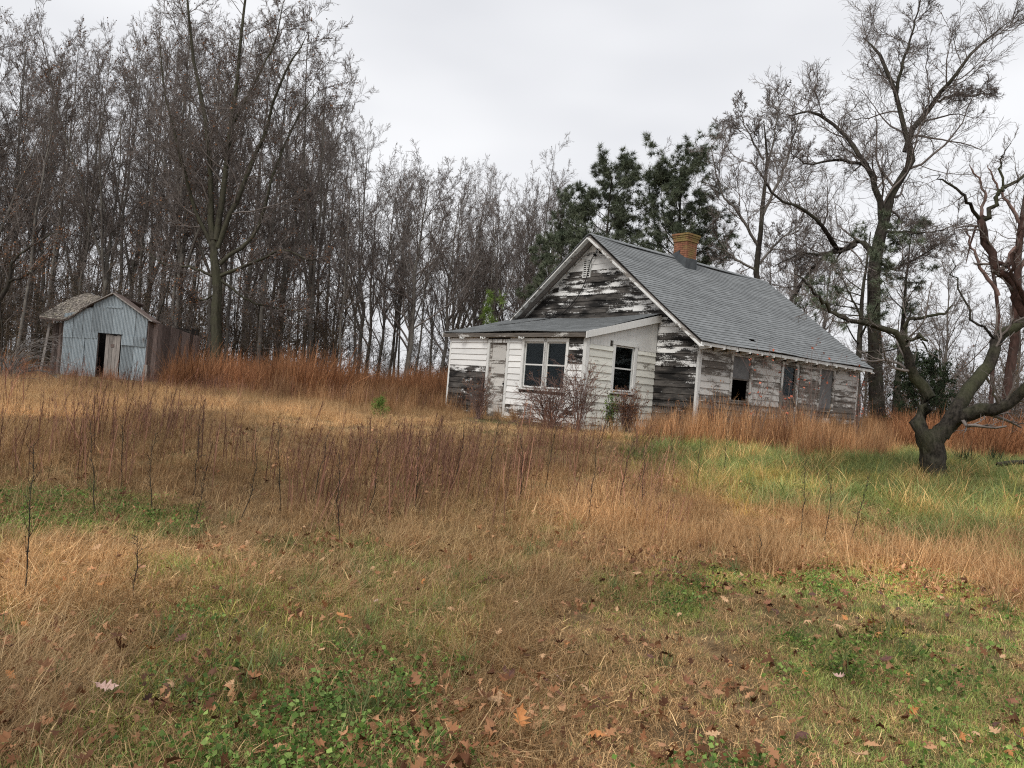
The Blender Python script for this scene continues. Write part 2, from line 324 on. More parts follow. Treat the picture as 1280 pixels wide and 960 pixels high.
def leafcards(P, size, flat=.5, el=1.5):
    n = len(P); a = rng.normal(0, 1, (n, 3)); a[:, 2] *= flat; a /= np.linalg.norm(a, axis=1, keepdims=True); b = np.cross(a, rng.normal(0, 1, (n, 3))*np.array([1-flat*.9, 1-flat*.9, 1])+1e-3)
    b /= np.linalg.norm(b, axis=1, keepdims=True)+1e-9; s = (size*(.6+.8*rng.random(n)))[:, None]; nn = np.cross(a, b)*s*.15
    V = np.stack([P-a*s*el/2, P-b*s/2+nn, P+a*s*el/2, P+b*s/2+nn], 1).reshape(-1, 3); i = np.arange(n)*4
    return V, np.stack([i, i+1, i+2, i+3], -1), np.repeat(rng.random(n), 4)
def scatter(name, clumps, mat, X, Y, sc, tint, tilt=.12, label=None, cat=None, rot=None, sink=0):
    col = bpy.data.collections.new(name+'_source')
    for k, (V, Q, B) in enumerate(clumps):
        me = mesh_np(f'{name}_clump', V, Q, bv=B); me.materials.append(mat); o = bpy.data.objects.new(f'{name}_{k:02d}', me); col.objects.link(o)
    n = len(X); Z = ground(X, Y)-sink; me = bpy.data.meshes.new(name); me.vertices.add(n); me.vertices.foreach_set('co', np.stack([X, Y, Z], -1).astype(np.float32).ravel())
    rv = np.stack([rng.normal(0, tilt, n), rng.normal(0, tilt, n), rng.random(n)*2*np.pi if rot is None else rot], -1)
    a = me.attributes.new('rot', 'FLOAT_VECTOR', 'POINT'); a.data.foreach_set('vector', rv.astype(np.float32).ravel())
    a = me.attributes.new('scl', 'FLOAT', 'POINT'); a.data.foreach_set('value', np.asarray(sc, np.float32))
    a = me.attributes.new('idx', 'INT', 'POINT'); a.data.foreach_set('value', rng.integers(0, len(clumps), n).astype(np.int32))
    t4 = np.concatenate([tint, np.ones((n, 1))], 1) if tint.ndim == 2 else np.stack([tint, tint, tint, np.ones(n)], -1)
    a = me.attributes.new('tint', 'FLOAT_COLOR', 'POINT'); a.data.foreach_set('color', t4.astype(np.float32).ravel())
    o = link(name, me, None, kind='stuff', label=label, cat=cat)
    g = bpy.data.node_groups.new(name+'_scatter', 'GeometryNodeTree'); g.interface.new_socket('Geometry', in_out='INPUT', socket_type='NodeSocketGeometry'); g.interface.new_socket('Geometry', in_out='OUTPUT', socket_type='NodeSocketGeometry')
    gi = g.nodes.new('NodeGroupInput'); go = g.nodes.new('NodeGroupOutput'); ip = g.nodes.new('GeometryNodeInstanceOnPoints'); ci = g.nodes.new('GeometryNodeCollectionInfo')
    ci.inputs['Collection'].default_value = col; ci.inputs['Separate Children'].default_value = True; ci.inputs['Reset Children'].default_value = True
    def na(nm, ty):
        q = g.nodes.new('GeometryNodeInputNamedAttribute'); q.data_type = ty; q.inputs[0].default_value = nm; return [s for s in q.outputs if s.enabled and s.name == 'Attribute'][0]
    g.links.new(gi.outputs[0], ip.inputs['Points']); g.links.new(ci.outputs[0], ip.inputs['Instance']); ip.inputs['Pick Instance'].default_value = True
    g.links.new(na('idx', 'INT'), ip.inputs['Instance Index']); g.links.new(na('rot', 'FLOAT_VECTOR'), ip.inputs['Rotation']); g.links.new(na('scl', 'FLOAT'), ip.inputs['Scale']); g.links.new(ip.outputs[0], go.inputs[0])
    md = o.modifiers.new('scatter', 'NODES'); md.node_group = g; return o
HA = math.radians(49.9); HE = np.array([math.cos(HA), -math.sin(HA), 0]); HD = np.array([math.sin(HA), math.cos(HA), 0]); HP = np.array([1.862, 20.0, 0])
def in_house(x, y, m=0.):
    dx = x-HP[0]; dy = y-HP[1]; a = dx*HE[0]+dy*HE[1]; b = dx*HD[0]+dy*HD[1]
    return ((a > -6.1-m) & (a < m) & (b > -m) & (b < 2.9)) | ((a > -6.8-m) & (a < 1.5+m) & (b > 2.8-m) & (b < 11.8+m))
SHX0, SHX1, SHY0, SHY1 = -22.6, -17.2, 38.0, 45.5
def cand(n, r0, r1, half=42, pw=1.0):
    """random points in the wedge seen (and a margin at its sides)"""
    u = rng.random(n); r = (r0**(2*pw)+(r1**(2*pw)-r0**(2*pw))*u)**(1/(2*pw)) if pw else r0*(r1/r0)**u
    t = np.radians((rng.random(n)*2-1)*half); x = r*np.sin(t); y = r*np.cos(t); return x, y
def keep(x, y, w):
    k = (rng.random(len(x)) < w) & ~in_house(x, y, .1) & ~((x > SHX0) & (x < SHX1) & (y > SHY0+.1) & (y < SHY1)); return x[k], y[k]
def tintv(n, lo, hi, x=None, y=None, f=.7):
    t = lo+(hi-lo)*rng.random(n)
    if x is not None: t = t*(.8+.4*vnoise(x, y, f, 21))
    return t
def tintc(n, cols, x, y, lo=.8, hi=1.2):
    c = np.asarray(cols, float); k = np.clip(vnoise(x, y, .9, 31)*.7+rng.random(n)*.45-.08, 0, .999)*(len(c)-1); i = k.astype(int); f = (k-i)[:, None]
    return (c[i]*(1-f)+c[np.minimum(i+1, len(c)-1)]*f)*(tintv(n, lo, hi, x, y)*(.74+.52*sst(.2, .8, vnoise(x, y, .42, 51))))[:, None]

B_green = m_blade('green_grass_blade', [(.06, .09, .025), (.21, .25, .08), (.38, .38, .16)])
B_straw = m_blade('straw_blade', [(.19, .12, .06), (.48, .335, .185), (.76, .60, .38)])
B_brown = m_blade('dead_brown_blade', [(.07, .045, .026), (.27, .18, .098), (.52, .39, .23)])
B_orange = m_blade('orange_sedge_blade', [(.13, .075, .042), (.39, .215, .105), (.64, .43, .25)])
B_stalk = m_blade('dark_weed_stalk', [(.05, .028, .022), (.13, .072, .052), (.26, .16, .11)], .05)
B_weed = m_blade('green_weed_leaf', [(.04, .085, .02), (.12, .21, .05), (.27, .38, .12)])
B_leaf = m_blade('fallen_leaf_litter', [(.10, .052, .03), (.30, .165, .085), (.60, .40, .24)], .1)

def leafshape(P, size, flat=.35):
    """small lobed leaves as strips"""
    st = np.array([(-.6, .015), (-.42, .04), (-.3, .2), (-.18, .09), (0., .33), (.1, .12), (.28, .25), (.38, .08), (.5, .01)]); n = len(P); m = len(st)
    yaw = rng.random(n)*6.28; ax = np.stack([np.cos(yaw), np.sin(yaw), rng.normal(0, flat, n)], -1); ax /= np.linalg.norm(ax, axis=1, keepdims=True); sd = np.stack([-np.sin(yaw), np.cos(yaw), rng.normal(0, flat, n)], -1); up = np.cross(ax, sd)
    s = (size*(.6+.8*rng.random(n)))[:, None, None]; cu = rng.normal(0, .9, n)[:, None, None]; u = st[:, 0][None, :, None]; v = st[:, 1][None, :, None]*(.7+.6*rng.random((n, m, 1)))
    mid = P[:, None]+ax[:, None]*u*s+up[:, None]*cu*u*u*s; e = up[:, None]*v*.5*s*np.abs(cu)
    V = np.stack([mid-sd[:, None]*v*s+e, mid+sd[:, None]*v*s+e], 2); i = np.arange(n)[:, None]*m*2; k = np.arange(m-1)[None]*2
    return V.reshape(-1, 3), np.stack([i+k, i+k+1, i+k+3, i+k+2], -1).reshape(-1, 4), np.repeat(rng.random(n), m*2)
def pick(n, r0, r1, half, pw, wf):
    x, y = cand(n, r0, r1, half, pw); z = zones(x, y); w = np.broadcast_to(wf(z), x.shape); k = rng.random(n) < w; x, y = keep(x[k], y[k], np.ones(k.sum())); return x, y, zones(x, y)
def build_cover():
    R_ = rng.random
    # dead thatch carpet
    cl = [joinb([blades(40, .15, (.04, .13), (1.25, .3), (.2, .4), .004, 2), blades(14, .15, (.03, .10), (.5, .3), (.6, .5), .004, 2)]) for _ in range(6)]
    x, y, z = pick(30000, 2.2, 19, 44, .52, lambda z: .92+0*z['h'])
    sc = (.7+.6*R_(len(x)))*(1-.35*z['lawn'])
    scatter('dead_thatch', cl, B_brown, x, y, sc, tintc(len(x), [(.9, .80, .70), (1.85, 1.75, 1.55), (1.2, 1.1, .95), (2.4, 2.35, 2.0)], x, y, .85, 1.5)*(1+.5*z['lawn'])[:, None], .2, label='flattened brown thatch covering the soil under the grass', cat='thatch')
    # short green grass
    cl = [blades(44, .11, (.03, .11), (.55, .35), (.6, .5), .0042, 3) for _ in range(6)]
    x, y, z = pick(34000, 2.2, 17, 44, .5, lambda z: np.clip(z['lawn']*np.clip(.36+1.6*(z['n4']+.5*z['n1']), .06, .85)+z['greenmix']*.85+z['mat']*.10+z['tanb']*.05, 0, 1))
    scatter('short_green_grass', cl, B_green, x, y, (.42+.5*R_(len(x)))*(1+.4*z['greenmix']), tintc(len(x), [(1.8, 1.5, 1.1), (1.3, 1.4, 1.0), (1.1, 1.2, 1.2), (2.1, 1.75, 1.1)], x, y, .85, 1.55)*(1+.5*z['lawn'])[:, None], .2, label='short patchy green grass of the foreground lawn', cat='grass')
    # taller green tufts
    cl = [blades(60, .06, (.1, .26), (.35, .2), (.7, .4), .0042, 4) for _ in range(4)]
    x, y, z = pick(900, 2.4, 14, 44, .5, lambda z: .15*z['lawn']+.45*z['mat']*(z['n4'] > -.1))
    scatter('green_grass_tufts', cl, B_green, x, y, .7+.5*R_(len(x)), tintc(len(x), [(.8, .95, 1.2), (1, 1.05, .9)], x, y), label='taller bluish green grass tufts in the straw', cat='grass')
    # matted long straw, combed
    cl = [blades(46, .17, (.15, .48), (1.1, .35), (.5, .45), .0045, 4, 0, .95) for _ in range(8)]
    x, y, z = pick(17000, 2.2, 15, 44, .5, lambda z: np.clip(z['mat']*np.clip(.80-.6*z['greenmix']-.5*z['weeds']+.8*z['n1'], .05, 1)*(z['lawn'] < .3), 0, 1))
    rot = .5+4.0*(vnoise(x, y, .6, 40)-.5)+rng.normal(0, .5, len(x))
    scatter('matted_straw_grass', cl, B_straw, x, y, .42+.5*R_(len(x)), tintc(len(x), [(.6, .5, .4), (1.25, 1.2, 1.1), (.9, .8, .68), (1.5, 1.5, 1.35)], x, y, .65, 1.25), .2, label='long matted straw grass lying combed over in the foreground', cat='grass', rot=rot)
    # tan fine curly meadow grass
    cl = [joinb([blades(60, .18, (.14, .42), (.45, .32), (1.2, .8), .0062, 5), blades(14, .16, (.35, .6), (.2, .15), (.5, .4), .0045, 4)]) for _ in range(8)]
    x, y, z = pick(34000, 4, 32, 46, .75, lambda z: np.clip(z['tanb']*.8+z['tan_left']*.75+z['mat']*.12*(z['n1'] > 0), 0, 1))
    scatter('tan_meadow_grass', cl, B_straw, x, y, (.65+.55*R_(len(x)))*(1+.15*sst(12, 25, z['dist']))*(.62+.18*np.clip(z['tanb']+sst(500, 700, z['px']), 0, 1))*(.75+.5*vnoise(x, y, .8, 60)), tintc(len(x), [(.62, .54, .48), (1.25, 1.1, .95), (.95, .81, .69), (1.5, 1.38, 1.18)], x, y, .65, 1.25), .2, label='fine tan meadow grass standing in a band across the field', cat='grass')
    # lush green band
    cl = [joinb([blades(50, .16, (.2, .5), (.55, .3), (1.3, .5), .0085, 5), blades(8, .16, (.2, .5), (.5, .3), (1.0, .5), .006, 5)]) for _ in range(8)]
    x, y, z = pick(24000, 9, 24, 46, 1, lambda z: z['lush']*np.clip(.75+.8*z['n1'], .3, 1))
    rot = 2.2+2.5*(vnoise(x, y, .5, 44)-.5)+rng.normal(0, .8, len(x))
    scatter('lush_green_grass', cl, B_green, x, y, .5+.45*R_(len(x)), tintc(len(x), [(1.7, 1.35, 1.2), (.95, 1.05, .9), (1.1, 1.2, 1.35), (1.8, 1.45, 1.2), (2.2, 1.4, 1.2)], x, y, .65, 1.3), .25, label='long lush green grass in a band before the house and old tree', cat='grass', rot=rot)
    # tan wisps within the green
    x, y, z = pick(9000, 9, 24, 46, 1, lambda z: z['lush']*np.clip(.12+1.2*z['n4'], 0, .6))
    cl = [blades(40, .16, (.25, .55), (.5, .3), (1.1, .6), .0065, 5) for _ in range(4)]
    scatter('pale_grass_wisps', cl, B_straw, x, y, .7+.4*R_(len(x)), tintc(len(x), [(1.1, 1.0, .7), (1.3, 1.1, .8)], x, y), .2, label='pale dry wisps threaded through the lush green grass', cat='grass')
    # orange broomsedge
    cl = [joinb([blades(56, .15, (.4, 1.0), (.12, .11), (.35, .3), .009, 4), blades(16, .1, (.2, .5), (.4, .2), (.8, .5), .008, 4)]) for _ in range(8)]
    def wsedge(z):
        px = z['px']; core = sst(300, 400, px)*(1-sst(575, 640, px))*sst(20, 24, z['dist'])+sst(640, 760, px)*(1-sst(1400, 1500, px))
        w = z['sedge']*np.clip(.04+core*.8+.9*z['n1'], .02, 1)*np.interp(px, [200, 340], [.35, 1])*(1-.5*z['tan_left']); return w*np.where((px > 600)*(z['h'] > np.interp(px, [600, 780, 830, 1080, 1130], [40, 44, 62, 62, 46])), .08, 1)
    x, y, z = pick(26000, 14, 60, 46, .8, wsedge)
    s = (.6+.45*R_(len(x)))*np.interp(z['px'], [0, 250, 330, 560, 610, 800, 850, 1080, 1120], [.5, .6, .95, .95, .75, .8, 1.15, 1.1, .85])*np.where(z['dist'] > 30, np.interp(z['px'], [190, 330, 560], [.75, 1, 1]), 1)
    s = s*(.62+.75*vnoise(x, y, 1.2, 81))*np.where((z['px'] > 1130), .8, 1)*np.where((z['px'] > 40)*(z['px'] < 200)*(z['dist'] > 27), .55, 1)
    scatter('orange_broomsedge', cl, B_orange, x, y, s, tintc(len(x), [(.45, .40, .44), (1.05, 1.0, .95), (1.3, 1.22, 1.1), (.7, .64, .66)], x, y, .7, 1.25), .1, label='tall orange broomsedge standing through the overgrown field', cat='grass')
    # brown stalks with fuzzy heads
    cl = []
    for _ in range(8):
        n = 7; V, Q, B = blades(n, .22, (.45, .95), (.12, .10), (.14, .14), .009, 4, tip=.5, az=0, azs=.9)
        tips = V.reshape(n, 5, 2, 3).mean(2); hp = []
        for q in range(n):
            m_ = 18; f = R_(m_)**.7; b0 = tips[q, 2]+(tips[q, 4]-tips[q, 2])*f[:, None]; hp.append(b0+rng.normal(0, .012, (m_, 3)))
        hp = np.concatenate(hp); side = blades(len(hp), 0, (.03, .10), (.6, .3), (.2, .3), .004, 1); sv = side[0].reshape(len(hp), -1, 3)+hp[:, None]+np.array([0, 0, .02]); cl.append(joinb([(V, Q, B), (sv.reshape(-1, 3), side[1], side[2]*.8)]))
    x, y, z = pick(17000, 7, 34, 46, .7, lambda z: z['stalk']*np.clip(.36+1.3*z['n1']+.8*z['n3'], .03, 1)*.8+.22*sst(19, 26, z['dist'])*(1-sst(560, 640, z['px']))*(1-sst(34, 36, z['dist'])))
    scatter('dry_weed_stalks', cl, B_stalk, x, y, (.5+.6*R_(len(x)))*np.where(z['dist'] > 24, .7, 1), tintc(len(x), [(1, 1, 1), (1.9, 1.6, 1.5), (.8, .8, .8)], x, y), .07, label='dark dry weed stalks crowding the middle of the field', cat='weeds', rot=rng.normal(0, .4, len(x)))
    # rusty brush at the back of the field
    cl = [joinb([blades(80, .3, (.4, 1.25), (.2, .15), (.45, .45), .014, 4), blades(70, .35, (.3, .9), (.6, .35), (.6, .5), .010, 3)]) for _ in range(5)]
    x, y, z = pick(5600, 26, 54, 46, .9, lambda z: np.clip((1-sst(600, 660, z['px']))*sst(23, 28, z['dist'])*np.clip(.6+1.5*z['n1'], .1, 1)*np.interp(z['px'], [-100, 180, 215, 600], [.4, .1, 1, 1])*np.where((z['px'] > 40)*(z['px'] < 200)*(z['dist'] < 39), .02, 1)+sst(1080, 1130, z['px'])*.7, 0, 1))
    scatter('rusty_brush', cl, B_brown, x, y, (.65+1.05*vnoise(x, y, .35, 71)+.35*R_(len(x)))*np.interp(z['px'], [190, 230, 1050, 1130], [.6, 1, 1, .75]), tintc(len(x), [(.75, .50, .45), (1.15, .76, .62), (.85, .62, .55)], x, y), .15, label='rusty brown brush at the back of the field', cat='brush')
    # small round-leaved weeds
    cl = []
    for _ in range(6):
        n = 26; r = .12*np.sqrt(R_(n)); a = R_(n)*6.28; P = np.stack([r*np.cos(a), r*np.sin(a), .02+.06*R_(n)], -1); cl.append(joinb([leafcards(P, .018, .45, 1.1), blades(14, .12, (.04, .1), (.5, .3), (.6, .4), .004, 3)]))
    x, y, z = pick(9500, 2.2, 10, 42, .5, lambda z: z['weeds']*.95*np.clip(.7+2*z['n2'], .1, 1))
    scatter('round_leaved_weeds', cl, B_weed, x, y, .6+.8*R_(len(x)), tintc(len(x), [(1.0, 1.0, 1.1), (1.5, 1.45, 1.3), (1.8, 1.6, 1.2)], x, y, .7, 1.3), .25, label='low round leaved green weeds between the grass', cat='weeds')
    # leaf litter
    cl = [leafshape(np.stack([rng.normal(0, .13, 8), rng.normal(0, .13, 8), .02+.05*R_(8)], -1), .05, .6) for _ in range(8)]
    x, y, z = pick(5200, 2.2, 15, 42, .5, lambda z: .13+.9*np.exp(-((z['h']-212)/20)**2)*sst(680, 800, z['px'])+.3*sst(330, 400, z['h'])*(1-sst(800, 1000, z['px'])))
    scatter('leaf_litter', cl, B_leaf, x, y, .6+.7*R_(len(x)), tintc(len(x), [(.45, .38, .42), (1.1, .9, .8), (.8, .6, .5), (1.3, 1.2, 1.1)], x, y, .7, 1.2), .2, label='small curled dead leaves strewn through the grass', cat='leaf litter')
build_cover()

# ------------------------------------------------------------------ trees
def sprout(P, R, n, t0, t1, ratio, ang, S, rr, up=.05, jit=.12, Lmin=None, rmin=.004, decay=.45, plen=None, tipr=.35, lim=None):
    """grow n children (scalar) on each of the N parents"""
    Nn, S1, _ = P.shape; seg = np.linalg.norm(np.diff(P, axis=1), axis=2).sum(1) if plen is None else plen
    t = t0+(t1-t0)*((np.arange(n)[None]+rng.random((Nn, n)))/n); f = t*(S1-1); k = np.minimum(f.astype(int), S1-2); f = f-k
    ii = np.arange(Nn)[:, None]; a = P[ii, k]; b = P[ii, k+1]; base = a+(b-a)*f[..., None]; T = b-a; T /= np.linalg.norm(T, axis=-1, keepdims=True)+1e-9
    rb = R[ii, k]*(1-f)+R[ii, k+1]*f
    rnd = rng.normal(0, 1, T.shape); per = rnd-T*(rnd*T).sum(-1, keepdims=True); per /= np.linalg.norm(per, axis=-1, keepdims=True)+1e-9
    an = rng.normal(ang[0], ang[1], t.shape)[..., None]; D = T*np.cos(an)+per*np.sin(an)
    Ln = seg[:, None]*ratio*(1-decay*t)*(.6+.7*rng.random(t.shape)); 
    if Lmin: Ln = np.maximum(Ln, Lmin)
    base = base.reshape(-1, 3); D = D.reshape(-1, 3); Ln = Ln.ravel(); r0 = np.maximum(np.minimum(rb.ravel()*rr, .9*rb.ravel()), rmin)
    Q = [base]; d = D
    for s in range(S):
        Q.append(Q[-1]+d*(Ln/S)[:, None]); d = d+rng.normal(0, jit, d.shape)+np.array([0, 0, up]); d /= np.linalg.norm(d, axis=1, keepdims=True)
    Pn = np.stack(Q, 1); Rn = np.maximum(r0[:, None]*np.linspace(1, tipr, S+1)[None], rmin*.7)
    if lim is not None:
        kk = lim(Pn); Pn = Pn[kk]; Rn = Rn[kk]
    return Pn, Rn
def trunk_path(H, S, r, jit=.02, lean=(0, 0), tip=.12):
    z = np.linspace(0, 1, S+1); x = np.cumsum(rng.normal(0, jit*H/S*2, S+1)); y = np.cumsum(rng.normal(0, jit*H/S*2, S+1)); x -= x[0]; y -= y[0]
    P = np.stack([x+lean[0]*H*z, y+lean[1]*H*z, H*z], -1)[None]; rad = r*(1-(1-tip)*z**.9); rad[0] *= 1.35; return P, rad[None]
def tree_objs(name, trunk, crown, tm, cm, loc, leaves=None, lm=None, leafname='dead_leaves', **kw):
    root = empty(name, loc, **kw); KIDS[root.name] = []
    V, Q = join(trunk); a = link('trunk', mesh_np('trunk', V, Q, smooth=True), tm, root)
    V, Q = join(crown); b = link('crown', mesh_np('crown', V, Q, smooth=True), cm, root); KIDS[root.name] += [a, b]
    if leaves is not None:
        l = link(leafname, mesh_np(leafname, leaves[0], leaves[1], bv=leaves[2]), lm, root, kind='stuff'); KIDS[root.name].append(l)
    return root
def leaf_on(P, n, size, spread=.15, flat=.8, el=1.3):
    Nn, S, _ = P.shape; i = rng.integers(0, Nn, n); s = rng.integers(1, S, n); return leafcards(P[i, s]+rng.normal(0, spread, (n, 3)), size, flat, el)
KEEP_TREES = []
def forest_tree(kind):
    """one source tree about 22 m tall standing at the origin"""
    if kind == 'pole':      # tall straight woodland tree
        P, R = trunk_path(22, 14, .145+.04*rng.random(), .025, (rng.normal(0, .02), rng.normal(0, .02)))
        P1, R1 = sprout(P, R, 30, .30, .99, .24, (.72, .2), 7, .45, .10, .12, decay=.55)
        Pl, Rl = sprout(P, R, 5, .08, .35, .09, (1.2, .3), 4, .15, .0, .2)
        P2, R2 = sprout(P1, R1, 8, .2, .98, .42, (.65, .25), 4, .5, .06, .16, rmin=.014)
        P3, R3 = sprout(P2, R2, 7, .15, 1, .5, (.6, .25), 3, .55, .05, .18, rmin=.011)
        P4, R4 = sprout(P3, R3, 4, .2, 1, .7, (.6, .25), 2, .6, .03, .2, rmin=.0065)
        return [tubes(P, R, 9)], [tubes(P1, R1, 5), tubes(Pl, Rl, 3), tubes(P2, R2, 3), tubes(P3, R3, 3), tubes(P4, R4, 3)], P4
    if kind == 'fork':      # splitting into several ascending leaders
        P, R = trunk_path(8, 6, .2, .02, (.02, .0), .75); P0, R0 = sprout(P, R, 4, .55, 1, 1.9, (.28, .1), 10, .72, .03, .05, decay=0, tipr=.12)
        P1, R1 = sprout(P0, R0, 15, .12, .98, .26, (.65, .2), 6, .45, .10, .12, decay=.5)
        P2, R2 = sprout(P1, R1, 7, .2, .98, .48, (.65, .25), 4, .5, .06, .16, rmin=.014)
        P3, R3 = sprout(P2, R2, 6, .15, 1, .55, (.6, .25), 3, .55, .05, .18, rmin=.011)
        P4, R4 = sprout(P3, R3, 4, .2, 1, .7, (.6, .25), 2, .6, .03, .2, rmin=.007)
        return [tubes(P, R, 9), tubes(P0, R0, 7)], [tubes(P1, R1, 5), tubes(P2, R2, 3), tubes(P3, R3, 3), tubes(P4, R4, 3)], P4
    if kind == 'round':     # wider crown, ascending limbs from low down
        P, R = trunk_path(17, 12, .2, .03, (0, 0)); P1, R1 = sprout(P, R, 26, .2, .97, .50, (.66, .2), 8, .5, .08, .10, decay=.62)
        P2, R2 = sprout(P1, R1, 9, .15, .98, .36, (.6, .25), 5, .5, .06, .14, rmin=.014)
        P3, R3 = sprout(P2, R2, 7, .15, 1, .5, (.6, .25), 3, .5, .05, .17, rmin=.011)
        P4, R4 = sprout(P3, R3, 4, .2, 1, .65, (.55, .25), 2, .6, .03, .2, rmin=.009)
        return [tubes(P, R, 9)], [tubes(P1, R1, 5), tubes(P2, R2, 3), tubes(P3, R3, 3), tubes(P4, R4, 3)], P4
    if kind == 'thin':      # understorey sapling
        P, R = trunk_path(10, 9, .055, .05, (rng.normal(0, .06), rng.normal(0, .06))); P1, R1 = sprout(P, R, 22, .12, .98, .26, (.85, .25), 5, .45, .08, .14, decay=.5)
        P2, R2 = sprout(P1, R1, 8, .15, 1, .45, (.6, .25), 3, .5, .05, .18, rmin=.010); P3, R3 = sprout(P2, R2, 6, .15, 1, .55, (.6, .3), 2, .6, .03, .2, rmin=.008)
        return [tubes(P, R, 6)], [tubes(P1, R1, 3), tubes(P2, R2, 3), tubes(P3, R3, 3)], P3

def pine_tufts(P, R, per=4, n=24, ln=.22, w=.011, sp=.12):
    """needle bursts round the ends of the twigs"""
    Nn, S, _ = P.shape; tt = np.array([1., .8, .62, .45, .3])[:per]; C = []; D = []
    for q in tt:
        f = q*(S-1); k = min(int(f), S-2); a = P[:, k]; b = P[:, k+1]; C.append(a+(b-a)*(f-k)); D.append(b-a)
    C = np.concatenate(C); D = np.concatenate(D); D /= np.linalg.norm(D, axis=1, keepdims=True)+1e-9; C = C+rng.normal(0, sp, C.shape)*.4
    m_ = len(C); d = D[:, None]*.6+rng.normal(0, .75, (m_, n, 3)); d /= np.linalg.norm(d, axis=2, keepdims=True)
    s = np.cross(d, rng.normal(0, 1, d.shape)); s /= np.linalg.norm(s, axis=2, keepdims=True)+1e-9; L_ = ln*(.6+.6*rng.random((m_, n, 1)))
    base = np.repeat(C[:, None], n, 1); V = np.stack([base-s*w/2, base+s*w/2, base+d*L_], 2).reshape(-1, 3); T = np.arange(m_*n*3).reshape(-1, 3)
    bvv = np.repeat(rng.random(m_), n*3)*.7+np.repeat(rng.random(m_*n), 3)*.3
    return V, T, bvv
def pine(name, H, r, crown0, spread, loc, label, nb=34, seedlean=(0, 0), mat='needle', ln=.24, w=.02, ndl=22, sub=7, up=.06, decay=.55, **kw):
    P, R = trunk_path(H, 12, r, .02, seedlean); P1, R1 = sprout(P, R, nb, crown0, .99, spread/H, (1.15, .22), 6, .38, up, .13, decay=decay)
    P2, R2 = sprout(P1, R1, sub, .35, 1, .34, (.65, .25), 3, .5, .08, .15)
    P3, R3 = sprout(P2, R2, 3, .4, 1, .6, (.6, .25), 2, .6, .08, .15)
    root = empty(name, loc, label=label, cat='tree', **kw); V, Q = join([tubes(P, R, 8)]); link('trunk', mesh_np('trunk', V, Q, smooth=True), M['bark_dark'], root)
    V, Q = join([tubes(P1, R1, 4), tubes(P2, R2, 3), tubes(P3, R3, 3)]); link('branches', mesh_np('branches', V, Q), M['bark_dark'], root)
    V, T, B = pine_tufts(P3, R3, 2, ndl, ln, w); link('needles', mesh_np('needles', V, None, T, B), M[mat], root, kind='stuff'); return root

def gz(x, y): return float(ground(x, y))
def base_at(px, Y):
    """ground point seen in column px at distance Y"""
    z = .7
    for _ in range(3):
        py = 486+.079*(px-640)+F*(EYE-z)/Y*math.cos(ROLL); p = at(px, py, Y); z = gz(p[0], p[1])
    return np.array([p[0], p[1], z])

